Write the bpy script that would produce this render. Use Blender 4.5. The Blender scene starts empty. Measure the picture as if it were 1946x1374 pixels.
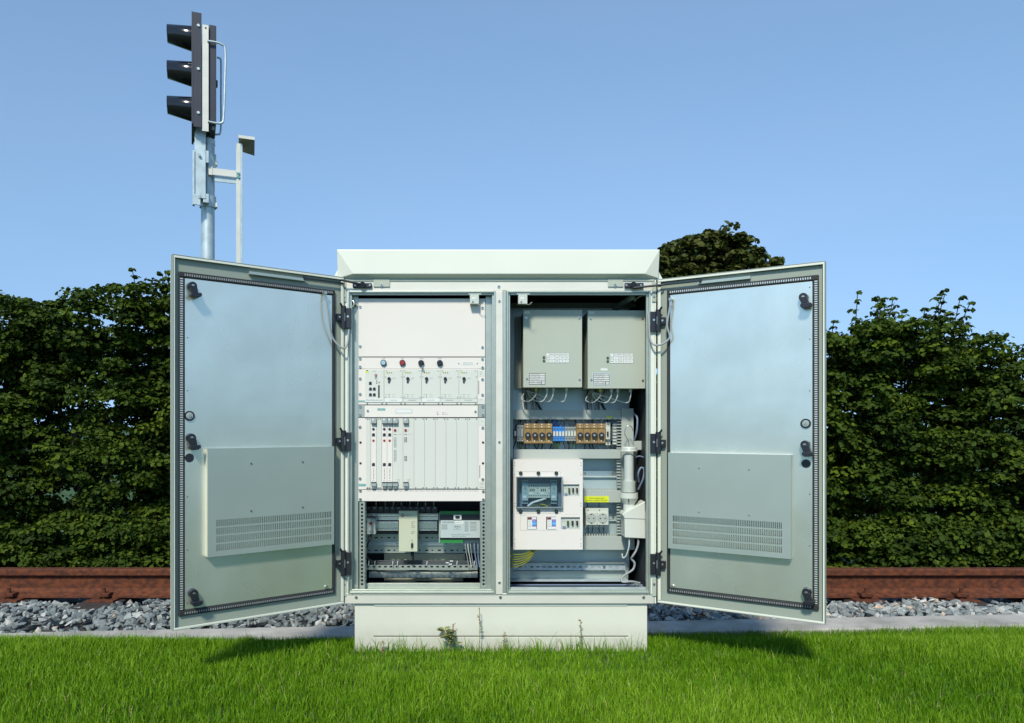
import bpy, bmesh, math, random
import numpy as np
from mathutils import Vector, Matrix

R = math.radians
random.seed(7)
rng = np.random.default_rng(7)
scene = bpy.context.scene
COL = scene.collection

# ---------------------------------------------------------------- camera
FPX, PX0, HY, CH = 1402.0, 890.0, 812.0, 0.84      # focal length in photo pixels, principal column, horizon row, camera height
cam_d = bpy.data.cameras.new("camera")
cam = bpy.data.objects.new("camera", cam_d)
COL.objects.link(cam)
cam.location = (0, 0, CH)
cam.rotation_euler = (R(90), 0, 0)
cam_d.sensor_width = 36.0
cam_d.lens = 36.0 * FPX / 1946.0
cam_d.shift_x = (973.0 - PX0) / 1946.0
cam_d.shift_y = (HY - 687.0) / 1946.0
cam_d.clip_start = 0.05
cam_d.clip_end = 2000
scene.camera = cam

# ---------------------------------------------------------------- sky and sun
SUN_EL, SUN_AZ = 44.0, -14.0                       # azimuth: degrees left of straight behind the camera
w = bpy.data.worlds.new("World")
scene.world = w
w.use_nodes = True
nt = w.node_tree
bg = nt.nodes["Background"]
sky = nt.nodes.new("ShaderNodeTexSky")
sky.sky_type = 'NISHITA'
sky.sun_disc = False
sky.sun_elevation = R(SUN_EL)
sky.sun_rotation = R(180 - SUN_AZ)
sky.altitude = 0
sky.air_density = 1.0
sky.dust_density = 0.0
sky.ozone_density = 2.0
# look a little higher into the sky than the true elevation, so the horizon stays blue as in the photograph
tcw = nt.nodes.new("ShaderNodeTexCoord")
vm = nt.nodes.new("ShaderNodeVectorMath"); vm.operation = 'MULTIPLY_ADD'
vm.inputs[1].default_value = (1, 1, 0.46); vm.inputs[2].default_value = (0, 0, 0.25)
vn = nt.nodes.new("ShaderNodeVectorMath"); vn.operation = 'NORMALIZE'
nt.links.new(tcw.outputs["Generated"], vm.inputs[0]); nt.links.new(vm.outputs[0], vn.inputs[0]); nt.links.new(vn.outputs[0], sky.inputs["Vector"])
# thin uneven high haze, a few percent only, and the slightly cyan cast of the day
hz = nt.nodes.new("ShaderNodeTexNoise"); hz.inputs["Scale"].default_value = 2.2; hz.inputs["Detail"].default_value = 5
hm = nt.nodes.new("ShaderNodeMapping"); hm.inputs["Scale"].default_value = (1, 1, 3.5)
nt.links.new(tcw.outputs["Generated"], hm.inputs[0]); nt.links.new(hm.outputs[0], hz.inputs["Vector"])
hr = nt.nodes.new("ShaderNodeValToRGB")
hr.color_ramp.elements[0].position = 0.3; hr.color_ramp.elements[0].color = (0.90, 0.965, 0.93, 1)
hr.color_ramp.elements[1].position = 0.75; hr.color_ramp.elements[1].color = (1.0, 0.99, 0.94, 1)
nt.links.new(hz.outputs[0], hr.inputs[0])
hx_ = nt.nodes.new("ShaderNodeMixRGB"); hx_.blend_type = 'MULTIPLY'; hx_.inputs[0].default_value = 1.0
nt.links.new(sky.outputs[0], hx_.inputs[1]); nt.links.new(hr.outputs[0], hx_.inputs[2])
nt.links.new(hx_.outputs[0], bg.inputs[0])
bg.inputs[1].default_value = 0.15
sd = bpy.data.lights.new("sun", 'SUN')
sd.energy = 3.1
sd.angle = R(7.0)
sd.color = (1.0, 0.945, 0.83)
sun = bpy.data.objects.new("sun", sd)
COL.objects.link(sun)
_v = Vector((math.sin(R(SUN_AZ)) * math.cos(R(SUN_EL)), -math.cos(R(SUN_AZ)) * math.cos(R(SUN_EL)), math.sin(R(SUN_EL))))
sun.rotation_euler = _v.to_track_quat('Z', 'Y').to_euler()
sun.location = (0, -3, 6)
scene.view_settings.view_transform = 'Standard'
scene.view_settings.look = 'None'
scene.view_settings.exposure = 0.5
scene.view_settings.gamma = 1.0

# ---------------------------------------------------------------- materials
def mat(name, col, rough=0.5, metal=0.0, var=0.0, scale=8.0, bump=0.0, bscale=60.0, spec=0.5, col2=None, stretch=(1, 1, 1), rvar=0.0, detail=4.0, coat=0.0):
    m = bpy.data.materials.new(name)
    m.use_nodes = True
    n = m.node_tree.nodes
    l = m.node_tree.links
    b = n["Principled BSDF"]
    b.inputs["Base Color"].default_value = (*col, 1)
    b.inputs["Roughness"].default_value = rough
    b.inputs["Metallic"].default_value = metal
    b.inputs["Specular IOR Level"].default_value = spec
    if coat:
        b.inputs["Coat Weight"].default_value = coat
        b.inputs["Coat Roughness"].default_value = 0.15
    if var or col2 or rvar or bump:
        tc = n.new("ShaderNodeTexCoord")
        mp = n.new("ShaderNodeMapping")
        mp.inputs["Scale"].default_value = stretch
        l.new(tc.outputs["Object"], mp.inputs[0])
    if var or col2:
        t = n.new("ShaderNodeTexNoise")
        t.inputs["Scale"].default_value = scale
        t.inputs["Detail"].default_value = detail
        l.new(mp.outputs[0], t.inputs["Vector"])
        rp = n.new("ShaderNodeValToRGB")
        rp.color_ramp.elements[0].position = 0.32
        rp.color_ramp.elements[1].position = 0.68
        lo = tuple(c * (1 - var) for c in col)
        hi = col2 if col2 else tuple(min(1, c * (1 + var)) for c in col)
        rp.color_ramp.elements[0].color = (*lo, 1)
        rp.color_ramp.elements[1].color = (*hi, 1)
        l.new(t.outputs[0], rp.inputs[0])
        l.new(rp.outputs[0], b.inputs["Base Color"])
    if rvar:
        t2 = n.new("ShaderNodeTexNoise")
        t2.inputs["Scale"].default_value = scale * 0.6
        t2.inputs["Detail"].default_value = 3
        l.new(mp.outputs[0], t2.inputs["Vector"])
        mr = n.new("ShaderNodeMapRange")
        mr.inputs[1].default_value = 0.3
        mr.inputs[2].default_value = 0.7
        mr.inputs[3].default_value = max(0.02, rough - rvar)
        mr.inputs[4].default_value = rough + rvar
        l.new(t2.outputs[0], mr.inputs[0])
        l.new(mr.outputs[0], b.inputs["Roughness"])
    if bump:
        t3 = n.new("ShaderNodeTexNoise")
        t3.inputs["Scale"].default_value = bscale
        t3.inputs["Detail"].default_value = 3
        l.new(mp.outputs[0], t3.inputs["Vector"])
        bp = n.new("ShaderNodeBump")
        bp.inputs["Strength"].default_value = bump
        bp.inputs["Distance"].default_value = 0.004
        l.new(t3.outputs[0], bp.inputs["Height"])
        l.new(bp.outputs[0], b.inputs["Normal"])
    return m

M = {}
M['cream'] = mat('cream_powder_coat', (0.68, 0.70, 0.59), 0.42, 0, 0.03, 3, 0.05, 500, coat=0.15)
M['cream2'] = mat('cream_plinth_coat', (0.61, 0.61, 0.50), 0.5, 0, 0.05, 2.5, 0.08, 400, detail=6)
M['doorc'] = mat('door_grey_green_coat', (0.28, 0.32, 0.26), 0.45, 0, 0.04, 4, 0.05, 500)
M['zinc'] = mat('zinc_sheet', (0.68, 0.70, 0.60), 0.26, 0.76, 0.0, 4.5, 0.10, 5, col2=(0.80, 0.83, 0.72), rvar=0.05, detail=5)
M['cover'] = mat('grey_cover_sheet', (0.42, 0.48, 0.42), 0.38, 0.5, 0.04, 5, 0.03, 900)
M['galv'] = mat('galvanised_steel', (0.44, 0.48, 0.41), 0.38, 0.65, 0.05, 30, 0.0, 120)
M['galvb'] = mat('bright_galvanised_beam', (0.66, 0.64, 0.54), 0.42, 0.25, 0.06, 14, 0.0, 90, stretch=(0.3, 1, 1))
M['galvp'] = mat('pale_galvanised_post', (0.46, 0.54, 0.54), 0.48, 0.5, 0.14, 22, 0.05, 100)
M['alu'] = mat('bright_aluminium', (0.85, 0.87, 0.86), 0.22, 0.95, 0.03, 10, 0, stretch=(0.1, 1, 1))
def dirty(m, h0, h1, col):
    n = m.node_tree.nodes; l = m.node_tree.links; b = n["Principled BSDF"]
    src = b.inputs["Base Color"].links[0].from_socket
    g = n.new("ShaderNodeNewGeometry"); sx = n.new("ShaderNodeSeparateXYZ"); l.new(g.outputs["Position"], sx.inputs[0])
    mr = n.new("ShaderNodeMapRange"); mr.inputs[1].default_value = h0; mr.inputs[2].default_value = h1; mr.inputs[3].default_value = 0.75; mr.inputs[4].default_value = 0.0
    l.new(sx.outputs[2], mr.inputs[0])
    t = n.new("ShaderNodeTexNoise"); t.inputs["Scale"].default_value = 28; t.inputs["Detail"].default_value = 8; t.inputs["Roughness"].default_value = 0.7
    l.new(g.outputs["Position"], t.inputs["Vector"])
    mu = n.new("ShaderNodeMath"); mu.operation = 'MULTIPLY'; l.new(mr.outputs[0], mu.inputs[0]); l.new(t.outputs[0], mu.inputs[1])
    mx = n.new("ShaderNodeMixRGB"); l.new(mu.outputs[0], mx.inputs[0]); l.new(src, mx.inputs[1]); mx.inputs[2].default_value = (*col, 1)
    l.new(mx.outputs[0], b.inputs["Base Color"])
dirty(M['cream2'], 0.0, 0.11, (0.20, 0.17, 0.10))          # soil splashed up by rain
M['white'] = mat('white_panel_paint', (0.69, 0.65, 0.58), 0.45, 0.0, 0.02, 5, 0.02, 900)
M['card'] = mat('anodised_card_front', (0.60, 0.61, 0.53), 0.42, 0.1, 0.03, 6, 0.02, 900, stretch=(1, 1, 0.3))
M['lev'] = mat('grey_plastic_lever', (0.30, 0.35, 0.33), 0.5)
M['gbox'] = mat('grey_green_box_paint', (0.38, 0.42, 0.34), 0.55, 0, 0.03, 4, 0.25, 700)
M['duct'] = mat('grey_duct_plastic', (0.36, 0.40, 0.36), 0.5, 0, 0.02, 5)
M['plate'] = mat('zinc_mounting_plate', (0.42, 0.52, 0.52), 0.4, 0.4, 0.04, 5)
M['plastic'] = mat('light_grey_plastic', (0.50, 0.53, 0.46), 0.4, 0, 0.02, 6)
M['lampw'] = mat('white_lamp_plastic', (0.58, 0.61, 0.54), 0.35, 0, 0.02, 6)
M['black'] = mat('black_plastic', (0.015, 0.017, 0.022), 0.35)
M['rubber'] = mat('black_rubber', (0.022, 0.022, 0.022), 0.7)
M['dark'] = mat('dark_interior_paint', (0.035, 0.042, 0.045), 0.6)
M['sigblk'] = mat('signal_black_paint', (0.035, 0.036, 0.045), 0.42, 0, 0.08, 12, 0.05, 200)
M['visor'] = mat('glossy_black_visor', (0.008, 0.009, 0.012), 0.16)
M['red'] = mat('red_cap', (0.28, 0.02, 0.02), 0.35)
M['ltblue'] = mat('pale_blue_lens', (0.30, 0.47, 0.56), 0.3)
M['teal'] = mat('teal_print', (0.05, 0.30, 0.28), 0.5)
M['green'] = mat('green_terminal', (0.02, 0.20, 0.04), 0.45)
M['blue'] = mat('blue_terminal', (0.03, 0.22, 0.62), 0.45)
M['brown'] = mat('ochre_fuse_block', (0.27, 0.17, 0.06), 0.5, 0, 0.08, 20)
M['greyt'] = mat('grey_terminal', (0.25, 0.29, 0.29), 0.5)
M['yellow'] = mat('yellow_label', (0.62, 0.68, 0.01), 0.5)
M['print'] = mat('dark_print', (0.05, 0.06, 0.06), 0.6)
M['gprint'] = mat('grey_print', (0.22, 0.25, 0.24), 0.6)
M['label'] = mat('white_label', (0.66, 0.68, 0.63), 0.5)
M['mlabel'] = mat('metal_label', (0.60, 0.66, 0.62), 0.35, 0.4)
M['cable'] = mat('grey_cable', (0.28, 0.31, 0.31), 0.5)
M['wirelt'] = mat('light_wire', (0.55, 0.60, 0.56), 0.45)
M['wiredk'] = mat('dark_wire', (0.03, 0.04, 0.045), 0.5)
M['wirebl'] = mat('blue_wire', (0.03, 0.09, 0.35), 0.45)
M['wirebg'] = mat('bluegrey_cable', (0.16, 0.22, 0.32), 0.5)
M['gy'] = mat('green_yellow_wire', (0.45, 0.40, 0.03), 0.45)
M['gyg'] = mat('green_wire_stripe', (0.03, 0.10, 0.02), 0.45)
M['purple'] = mat('violet_print', (0.20, 0.10, 0.42), 0.5)
M['cyanp'] = mat('azure_print', (0.05, 0.32, 0.62), 0.5)
M['darkred'] = mat('dark_red_print', (0.14, 0.03, 0.02), 0.5)
M['screw'] = mat('screw_metal', (0.55, 0.55, 0.48), 0.3, 0.9)
M['stain'] = mat('beige_psu_paint', (0.48, 0.50, 0.36), 0.5, 0, 0.02, 5)
M['brownplate'] = mat('brown_underside', (0.34, 0.32, 0.25), 0.5)
M['lens'] = mat('dark_lens', (0.05, 0.04, 0.04), 0.1)
M['edge'] = mat('pale_foil_edge', (0.72, 0.70, 0.55), 0.3, 0.2)

def glass(name, col, alpha):
    m = bpy.data.materials.new(name)
    m.use_nodes = True
    n = m.node_tree.nodes
    l = m.node_tree.links
    n.remove(n["Principled BSDF"])
    tr = n.new("ShaderNodeBsdfTransparent")
    tr.inputs[0].default_value = (*col, 1)
    gl = n.new("ShaderNodeBsdfGlossy")
    gl.inputs[0].default_value = (0.9, 0.95, 0.95, 1)
    gl.inputs[1].default_value = 0.12
    mx = n.new("ShaderNodeMixShader")
    mx.inputs[0].default_value = alpha
    l.new(tr.outputs[0], mx.inputs[1])
    l.new(gl.outputs[0], mx.inputs[2])
    l.new(mx.outputs[0], n["Material Output"].inputs[0])
    return m
M['glass'] = glass('clear_plastic_cover', (0.86, 0.92, 0.95), 0.06)
M['tubeglass'] = glass('clear_lamp_tube', (0.96, 0.98, 0.98), 0.12)

def leafmat(name, c1, c2, c3, rough=0.5, c4=None):
    m = bpy.data.materials.new(name)
    m.use_nodes = True
    n = m.node_tree.nodes
    l = m.node_tree.links
    b = n["Principled BSDF"]
    at = n.new("ShaderNodeAttribute")
    at.attribute_name = "tone"
    rp = n.new("ShaderNodeValToRGB")
    rp.color_ramp.elements[0].color = (*c1, 1)
    rp.color_ramp.elements[1].color = (*(c4 or c3), 1)
    if c4:
        e4 = rp.color_ramp.elements.new(0.93); e4.color = (*c3, 1)
    e = rp.color_ramp.elements.new(0.5)
    e.color = (*c2, 1)
    l.new(at.outputs["Fac"], rp.inputs[0])
    l.new(rp.outputs[0], b.inputs["Base Color"])
    b.inputs["Roughness"].default_value = rough
    b.inputs["Specular IOR Level"].default_value = 0.2
    tl = n.new("ShaderNodeBsdfTranslucent")
    l.new(rp.outputs[0], tl.inputs[0])
    mx = n.new("ShaderNodeMixShader")
    mx.inputs[0].default_value = 0.25
    l.new(b.outputs[0], mx.inputs[1])
    l.new(tl.outputs[0], mx.inputs[2])
    l.new(mx.outputs[0], n["Material Output"].inputs[0])
    return m
M['leaf'] = leafmat('hedge_leaf', (0.014, 0.032, 0.003), (0.040, 0.074, 0.005), (0.115, 0.165, 0.010), 0.7)
M['leafd'] = leafmat('dark_tree_leaf', (0.028, 0.040, 0.007), (0.065, 0.080, 0.014), (0.13, 0.14, 0.03), 0.6)
M['blade'] = leafmat('grass_blade', (0.052, 0.145, 0.003), (0.135, 0.285, 0.006), (0.30, 0.47, 0.04), 0.5, (0.42, 0.40, 0.16))
M['weed'] = mat('weed_leaf', (0.15, 0.22, 0.04), 0.6, 0, 0.3, 60, col2=(0.28, 0.28, 0.09))
M['seed'] = mat('dry_seed_head', (0.24, 0.14, 0.06), 0.8)
M['bark'] = mat('bark', (0.08, 0.065, 0.05), 0.9, 0, 0.3, 20, 0.5, 40)
M['lawnsoil'] = mat('lawn_ground', (0.02, 0.055, 0.008), 0.9, 0, 0.3, 6, 0.5, 60, col2=(0.04, 0.10, 0.012))
M['rust'] = mat('rusty_rail_steel', (0.058, 0.014, 0.004), 0.85, 0.0, 0.3, 38, 0.5, 160, col2=(0.14, 0.036, 0.008), stretch=(0.8, 1, 1.1), detail=12)
M['kerb'] = mat('kerb_concrete', (0.33, 0.32, 0.28), 0.85, 0, 0.22, 7, 0.6, 90, col2=(0.46, 0.44, 0.39), detail=9)
M['sleeper'] = mat('dark_sleeper_timber', (0.035, 0.028, 0.025), 0.85, 0, 0.3, 10, 0.5, 60)
M['bed'] = mat('ballast_bed', (0.05, 0.055, 0.055), 0.95, 0, 0.4, 14, 0.6, 60)

# ---------------------------------------------------------------- helpers
def X(px, Y): return (px - PX0) / FPX * Y
def Z(py, Y): return CH - (py - HY) / FPX * Y
def P(px, py, Y): return Vector((X(px, Y), Y, Z(py, Y)))

def wm(o):
    m = o.matrix_basis.copy()
    while o.parent:
        o = o.parent
        m = o.matrix_basis @ m
    return m

def tag(o, label=None, cat=None, group=None, kind=None):
    if label: o['label'] = label
    if cat: o['category'] = cat
    if group: o['group'] = group
    if kind: o['kind'] = kind
    return o

def empty(name, loc, label, cat, group=None):
    o = bpy.data.objects.new(name, None)
    o.empty_display_size = 0.1
    o.location = loc
    COL.objects.link(o)
    tag(o, label, cat, group)
    return o

_texts = {}
class MB:
    def __init__(s):
        s.v, s.f, s.mi, s.ms, s.sm = [], [], [], [], []
    def _m(s, m):
        if m not in s.ms: s.ms.append(m)
        return s.ms.index(m)
    def add(s, vs, fs, m, smooth=False):
        b = len(s.v)
        s.v += [tuple(v) for v in vs]
        k = s._m(m)
        for f in fs:
            s.f.append(tuple(b + i for i in f)); s.mi.append(k); s.sm.append(smooth)
    def box(s, x0, x1, y0, y1, z0, z1, m):
        x0, x1 = sorted((x0, x1)); y0, y1 = sorted((y0, y1)); z0, z1 = sorted((z0, z1))
        vs = [(x, y, z) for z in (z0, z1) for y in (y0, y1) for x in (x0, x1)]
        s.add(vs, [(0, 2, 3, 1), (4, 5, 7, 6), (0, 1, 5, 4), (2, 6, 7, 3), (0, 4, 6, 2), (1, 3, 7, 5)], m)
        return s
    def pb(s, a, b, c, d, Y, dep, m):           # photo rectangle a..b by c..d, front face at depth Y, dep thick going back
        return s.box(X(a, Y), X(b, Y), Y, Y + dep, Z(d, Y), Z(c, Y), m)
    def cyl(s, p0, p1, r0, r1=None, n=16, m='galv', caps=True, smooth=True):
        r1 = r0 if r1 is None else r1
        p0, p1 = Vector(p0), Vector(p1)
        d = (p1 - p0).normalized()
        a = d.orthogonal().normalized(); bb = d.cross(a)
        vs = []
        for p, r in ((p0, r0), (p1, r1)):
            for i in range(n):
                t = 2 * math.pi * i / n
                vs.append(p + a * math.cos(t) * r + bb * math.sin(t) * r)
        fs = [(i, (i + 1) % n, n + (i + 1) % n, n + i) for i in range(n)]
        s.add(vs, fs, m, smooth)
        if caps:
            s.add(vs[:n], [tuple(range(n))[::-1]], m)
            s.add(vs[n:], [tuple(range(n))], m)
        return s
    def disc(s, px, py, Y, rpx, dep, m, n=16):   # round button standing dep proud of plane Y, radius in photo pixels
        p = P(px, py, Y)
        return s.cyl(p, p - Vector((0, dep, 0)), rpx / FPX * Y, None, n, m)
    def ring(s, px, py, Y, rpx, wpx, dep, m, n=20):
        c = P(px, py, Y); r0 = rpx / FPX * Y; r1 = (rpx - wpx) / FPX * Y
        vs = []
        for r, y in ((r0, 0), (r0, -dep), (r1, -dep), (r1, 0)):
            for i in range(n):
                t = 2 * math.pi * i / n
                vs.append((c.x + r * math.cos(t), c.y + y, c.z + r * math.sin(t)))
        fs = []
        for k in range(3):
            for i in range(n):
                j = (i + 1) % n
                fs.append((k * n + i, k * n + j, (k + 1) * n + j, (k + 1) * n + i))
        s.add(vs, fs, m, False)
        return s
    def tube(s, pts, r, m, n=8, sub=6):
        pts = [Vector(p) for p in pts]
        if len(pts) > 2 and sub > 1:
            q = [pts[0] * 2 - pts[1]] + pts + [pts[-1] * 2 - pts[-2]]
            out = []
            for i in range(1, len(q) - 2):
                for k in range(sub):
                    t = k / sub
                    a, b, c, d = q[i - 1], q[i], q[i + 1], q[i + 2]
                    out.append(0.5 * ((2 * b) + (c - a) * t + (2 * a - 5 * b + 4 * c - d) * t * t + (3 * b - a - 3 * c + d) * t ** 3))
            out.append(pts[-1])
            pts = out
        vs = []
        up = None
        for i, p in enumerate(pts):
            d = (pts[min(i + 1, len(pts) - 1)] - pts[max(i - 1, 0)]).normalized()
            if up is None: up = d.orthogonal().normalized()
            a = (up - d * up.dot(d))
            a = a.normalized() if a.length > 1e-5 else d.orthogonal().normalized()
            up = a
            bb = d.cross(a)
            for k in range(n):
                t = 2 * math.pi * k / n
                vs.append(p + a * math.cos(t) * r + bb * math.sin(t) * r)
        fs = []
        for i in range(len(pts) - 1):
            for k in range(n):
                j = (k + 1) % n
                fs.append((i * n + k, i * n + j, (i + 1) * n + j, (i + 1) * n + k))
        s.add(vs, fs, m, True)
        s.add(vs[:n], [tuple(range(n))[::-1]], m)
        s.add(vs[-n:], [tuple(range(n))], m)
        return s
    def prism(s, poly, a0, a1, axis, m):         # polygon extruded along an axis; poly in the other two axes
        def mk(p, a):
            return (a, p[0], p[1]) if axis == 'x' else (p[0], a, p[1]) if axis == 'y' else (p[0], p[1], a)
        n = len(poly)
        vs = [mk(p, a0) for p in poly] + [mk(p, a1) for p in poly]
        s.add(vs, [tuple(range(n))[::-1], tuple(range(n, 2 * n))] + [(i, (i + 1) % n, n + (i + 1) % n, n + i) for i in range(n)], m)
        return s
    def plate(s, x0, x1, z0, z1, y0, y1, holes, m):   # sheet with real rectangular openings
        xs = sorted({round(v, 5) for v in [x0, x1] + [h[0] for h in holes] + [h[1] for h in holes]})
        zs = sorted({round(v, 5) for v in [z0, z1] + [h[2] for h in holes] + [h[3] for h in holes]})
        H = [(round(a, 5), round(b, 5), round(c, 5), round(d, 5)) for a, b, c, d in holes]
        nx, nz = len(xs) - 1, len(zs) - 1
        xi = {v: i for i, v in enumerate(xs)}; zi = {v: i for i, v in enumerate(zs)}
        g = np.ones((nx, nz), bool)
        for a, b, c, d in H: g[xi[a]:xi[b], zi[c]:zi[d]] = False
        vs, fs = [], []
        for j, z in enumerate(zs):
            for i, x in enumerate(xs): vs.append((x, y0, z))
        K = len(vs)
        vs += [(a, y1, c) for a, b, c in vs]
        W = nx + 1
        for i in range(nx):
            for j in range(nz):
                if not g[i, j]: continue
                a, b, c, d = j * W + i, j * W + i + 1, (j + 1) * W + i + 1, (j + 1) * W + i
                fs += [(a, b, c, d), (K + d, K + c, K + b, K + a)]
                if i == 0 or not g[i - 1, j]: fs.append((a, d, K + d, K + a))
                if i == nx - 1 or not g[i + 1, j]: fs.append((b, K + b, K + c, c))
                if j == 0 or not g[i, j - 1]: fs.append((a, K + a, K + b, b))
                if j == nz - 1 or not g[i, j + 1]: fs.append((d, c, K + c, K + d))
        s.add(vs, fs, m)
        return s
    def pplate(s, a, b, c, d, Y, dep, holes, m):
        hs = [(X(h[0], Y), X(h[1], Y), Z(h[3], Y), Z(h[2], Y)) for h in holes]
        return s.plate(X(a, Y), X(b, Y), Z(d, Y), Z(c, Y), Y, Y + dep, hs, m)
    def text(s, txt, px, py, hpx, Y, m, align='CENTER', xf=None, width=None):
        key = (txt, align)
        if key not in _texts:
            cu = bpy.data.curves.new('t', 'FONT')
            cu.body = txt; cu.align_x = align; cu.align_y = 'CENTER'; cu.size = 1.0
            cu.resolution_u = 2
            ob = bpy.data.objects.new('t', cu)
            COL.objects.link(ob)
            dg = bpy.context.evaluated_depsgraph_get()
            me = ob.evaluated_get(dg).to_mesh()
            _texts[key] = ([v.co.copy() for v in me.vertices], [tuple(p.vertices) for p in me.polygons])
            ob.evaluated_get(dg).to_mesh_clear()
            bpy.data.objects.remove(ob)
            bpy.data.curves.remove(cu)
        vs, fs = _texts[key]
        if not vs: return s
        k = hpx / FPX * Y * 1.35
        kx = k
        if width:
            wd = max(v.x for v in vs) - min(v.x for v in vs)
            kx = width / FPX * Y / wd
        c = P(px, py, Y)
        out = [(c.x + v.x * kx, c.y, c.z + v.y * k) for v in vs]
        s.add(out, fs, m)
        return s
    def build(s, name, parent=None, label=None, bevel=0.0, space='W', center=True, loc=None, rot=None, seg=2):
        vs = np.array(s.v, dtype=float).reshape(-1, 3)
        if loc is not None:
            c = Vector(loc)
            basis = Matrix.Translation(c)
            if rot is not None: basis = basis @ Matrix.Rotation(rot, 4, 'Z')
        else:
            lo, hi = vs.min(0), vs.max(0)
            c = Vector((lo + hi) / 2) if center else Vector((0, 0, 0))
            vs = vs - np.array(c)
            if space == 'W' and parent is not None:
                basis = wm(parent).inverted() @ Matrix.Translation(c)
            else:
                basis = Matrix.Translation(c)
        me = bpy.data.meshes.new(name)
        me.from_pydata([tuple(v) for v in vs], [], s.f)
        for k in s.ms: me.materials.append(M[k])
        me.polygons.foreach_set('material_index', s.mi)
        me.polygons.foreach_set('use_smooth', s.sm)
        bm = bmesh.new(); bm.from_mesh(me)
        bmesh.ops.recalc_face_normals(bm, faces=bm.faces)
        bm.to_mesh(me); bm.free()
        o = bpy.data.objects.new(name, me)
        COL.objects.link(o)
        o.parent = parent
        o.matrix_basis = basis
        if bevel:
            b = o.modifiers.new('bevel', 'BEVEL')
            b.width = bevel; b.segments = seg; b.limit_method = 'ANGLE'; b.angle_limit = R(40)
        if label: o['label'] = label
        return o

def part(name, parent, fn=None, label=None, bevel=0.0, **k):
    mb = MB(); fn(mb); return mb.build(name, parent, label, bevel, **k)

_screw = None
def screw(parent, px, py, Y, r=3.2):
    global _screw
    if _screw is None:
        mb = MB()
        mb.cyl((0, 0, 0), (0, -0.003, 0), 0.0062, 0.0055, 12, 'screw')
        mb.cyl((0, -0.003, 0), (0, -0.0034, 0), 0.0026, 0.0026, 8, 'print')
        s = mb.build('screw', None, space='L', center=False)
        me = s.data
        bpy.data.objects.remove(s)
        _screw = me
    o = bpy.data.objects.new('screw', _screw)
    COL.objects.link(o)
    o.parent = parent
    k = r / 3.2
    o.matrix_basis = wm(parent).inverted() @ Matrix.Translation(P(px, py, Y)) @ Matrix.Diagonal((k, 1, k, 1))
    return o

# ---------------------------------------------------------------- ground
def gz(x, y):
    t = min(1, max(0, (y - 2.80) / 0.45))
    return -0.13 * t * t * (3 - 2 * t)
ys = [-200, -40, -8, 0, 1, 2, 2.8, 2.9, 3.0, 3.1, 3.2, 3.3, 3.4, 3.6, 3.8, 4.2, 5, 7, 12, 40, 150, 600]
xs = [-400, -60, -12, -6, -3, 0, 3, 6, 12, 60, 400]
mb = MB()
mb.add([(x, y, gz(x, y) - (0.0 if y < 3.35 else 0.19)) for y in ys for x in xs],
       [(j * len(xs) + i, j * len(xs) + i + 1, (j + 1) * len(xs) + i + 1, (j + 1) * len(xs) + i) for j in range(len(ys) - 1) for i in range(len(xs) - 1)], 'lawnsoil')
g = mb.build('ground', None, center=False)
tag(g, 'green lawn ground reaching to the horizon', None, None, 'structure')

# kerb: a row of concrete edging stones, slightly skewed to the track
kb = 0.071
def kerb_y(x): return 3.533 + kb * x
mb = MB()
x = -7.0
while x < 8.0:
    x2 = x + 2.5
    g_ = 0.0015
    q = random.uniform(-0.003, 0.003)
    c = [(x + g_, kerb_y(x) - 0.2), (x2 - g_, kerb_y(x2) - 0.2), (x2 - g_, kerb_y(x2)), (x + g_, kerb_y(x))]
    mb.prism(c, -0.30, -0.10 + q, 'z', 'kerb')
    x = x2
k = mb.build('kerb', None, bevel=0.008)
tag(k, 'pale concrete kerb between the lawn and the track ballast', None, None, 'structure')

mb = MB()
xs2 = [-12, 12]
prof = [(3.30, -0.215), (4.2, -0.235), (5.6, -0.26)]
mb.add([(x, y, z) for y, z in prof for x in xs2], [(0, 1, 3, 2), (2, 3, 5, 4)], 'bed')
b = mb.build('ballast_bed', None, center=False)
tag(b, 'dark track bed under the stones', None, None, 'structure')

# ---------------------------------------------------------------- ballast stones
def rock_templates(n=14):
    out = []
    for _ in range(n):
        bm = bmesh.new()
        k = random.randint(11, 16)
        for i in range(k):
            v = Vector((random.gauss(0, 1), random.gauss(0, 1), random.gauss(0, 1))).normalized() * random.uniform(0.8, 1.1)
            bm.verts.new((v.x, v.y * random.uniform(0.75, 0.95), v.z * 0.7))
        r = bmesh.ops.convex_hull(bm, input=bm.verts)
        bmesh.ops.delete(bm, geom=[e for e in r['geom_unused'] if isinstance(e, bmesh.types.BMVert)], context='VERTS')
        bm.verts.index_update()
        bmesh.ops.triangulate(bm, faces=bm.faces)
        vs = np.array([v.co[:] for v in bm.verts]); fs = np.array([[v.index for v in f.verts] for f in bm.faces])
        bm.free()
        out.append((vs, fs))
    return out
def rand_rot(n):
    q = rng.normal(size=(n, 4)); q /= np.linalg.norm(q, axis=1)[:, None]
    w_, x_, y_, z_ = q.T
    return np.stack([np.stack([1 - 2 * (y_ * y_ + z_ * z_), 2 * (x_ * y_ - z_ * w_), 2 * (x_ * z_ + y_ * w_)], -1),
                     np.stack([2 * (x_ * y_ + z_ * w_), 1 - 2 * (x_ * x_ + z_ * z_), 2 * (y_ * z_ - x_ * w_)], -1),
                     np.stack([2 * (x_ * z_ - y_ * w_), 2 * (y_ * z_ + x_ * w_), 1 - 2 * (x_ * x_ + y_ * y_)], -1)], 1)
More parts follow.
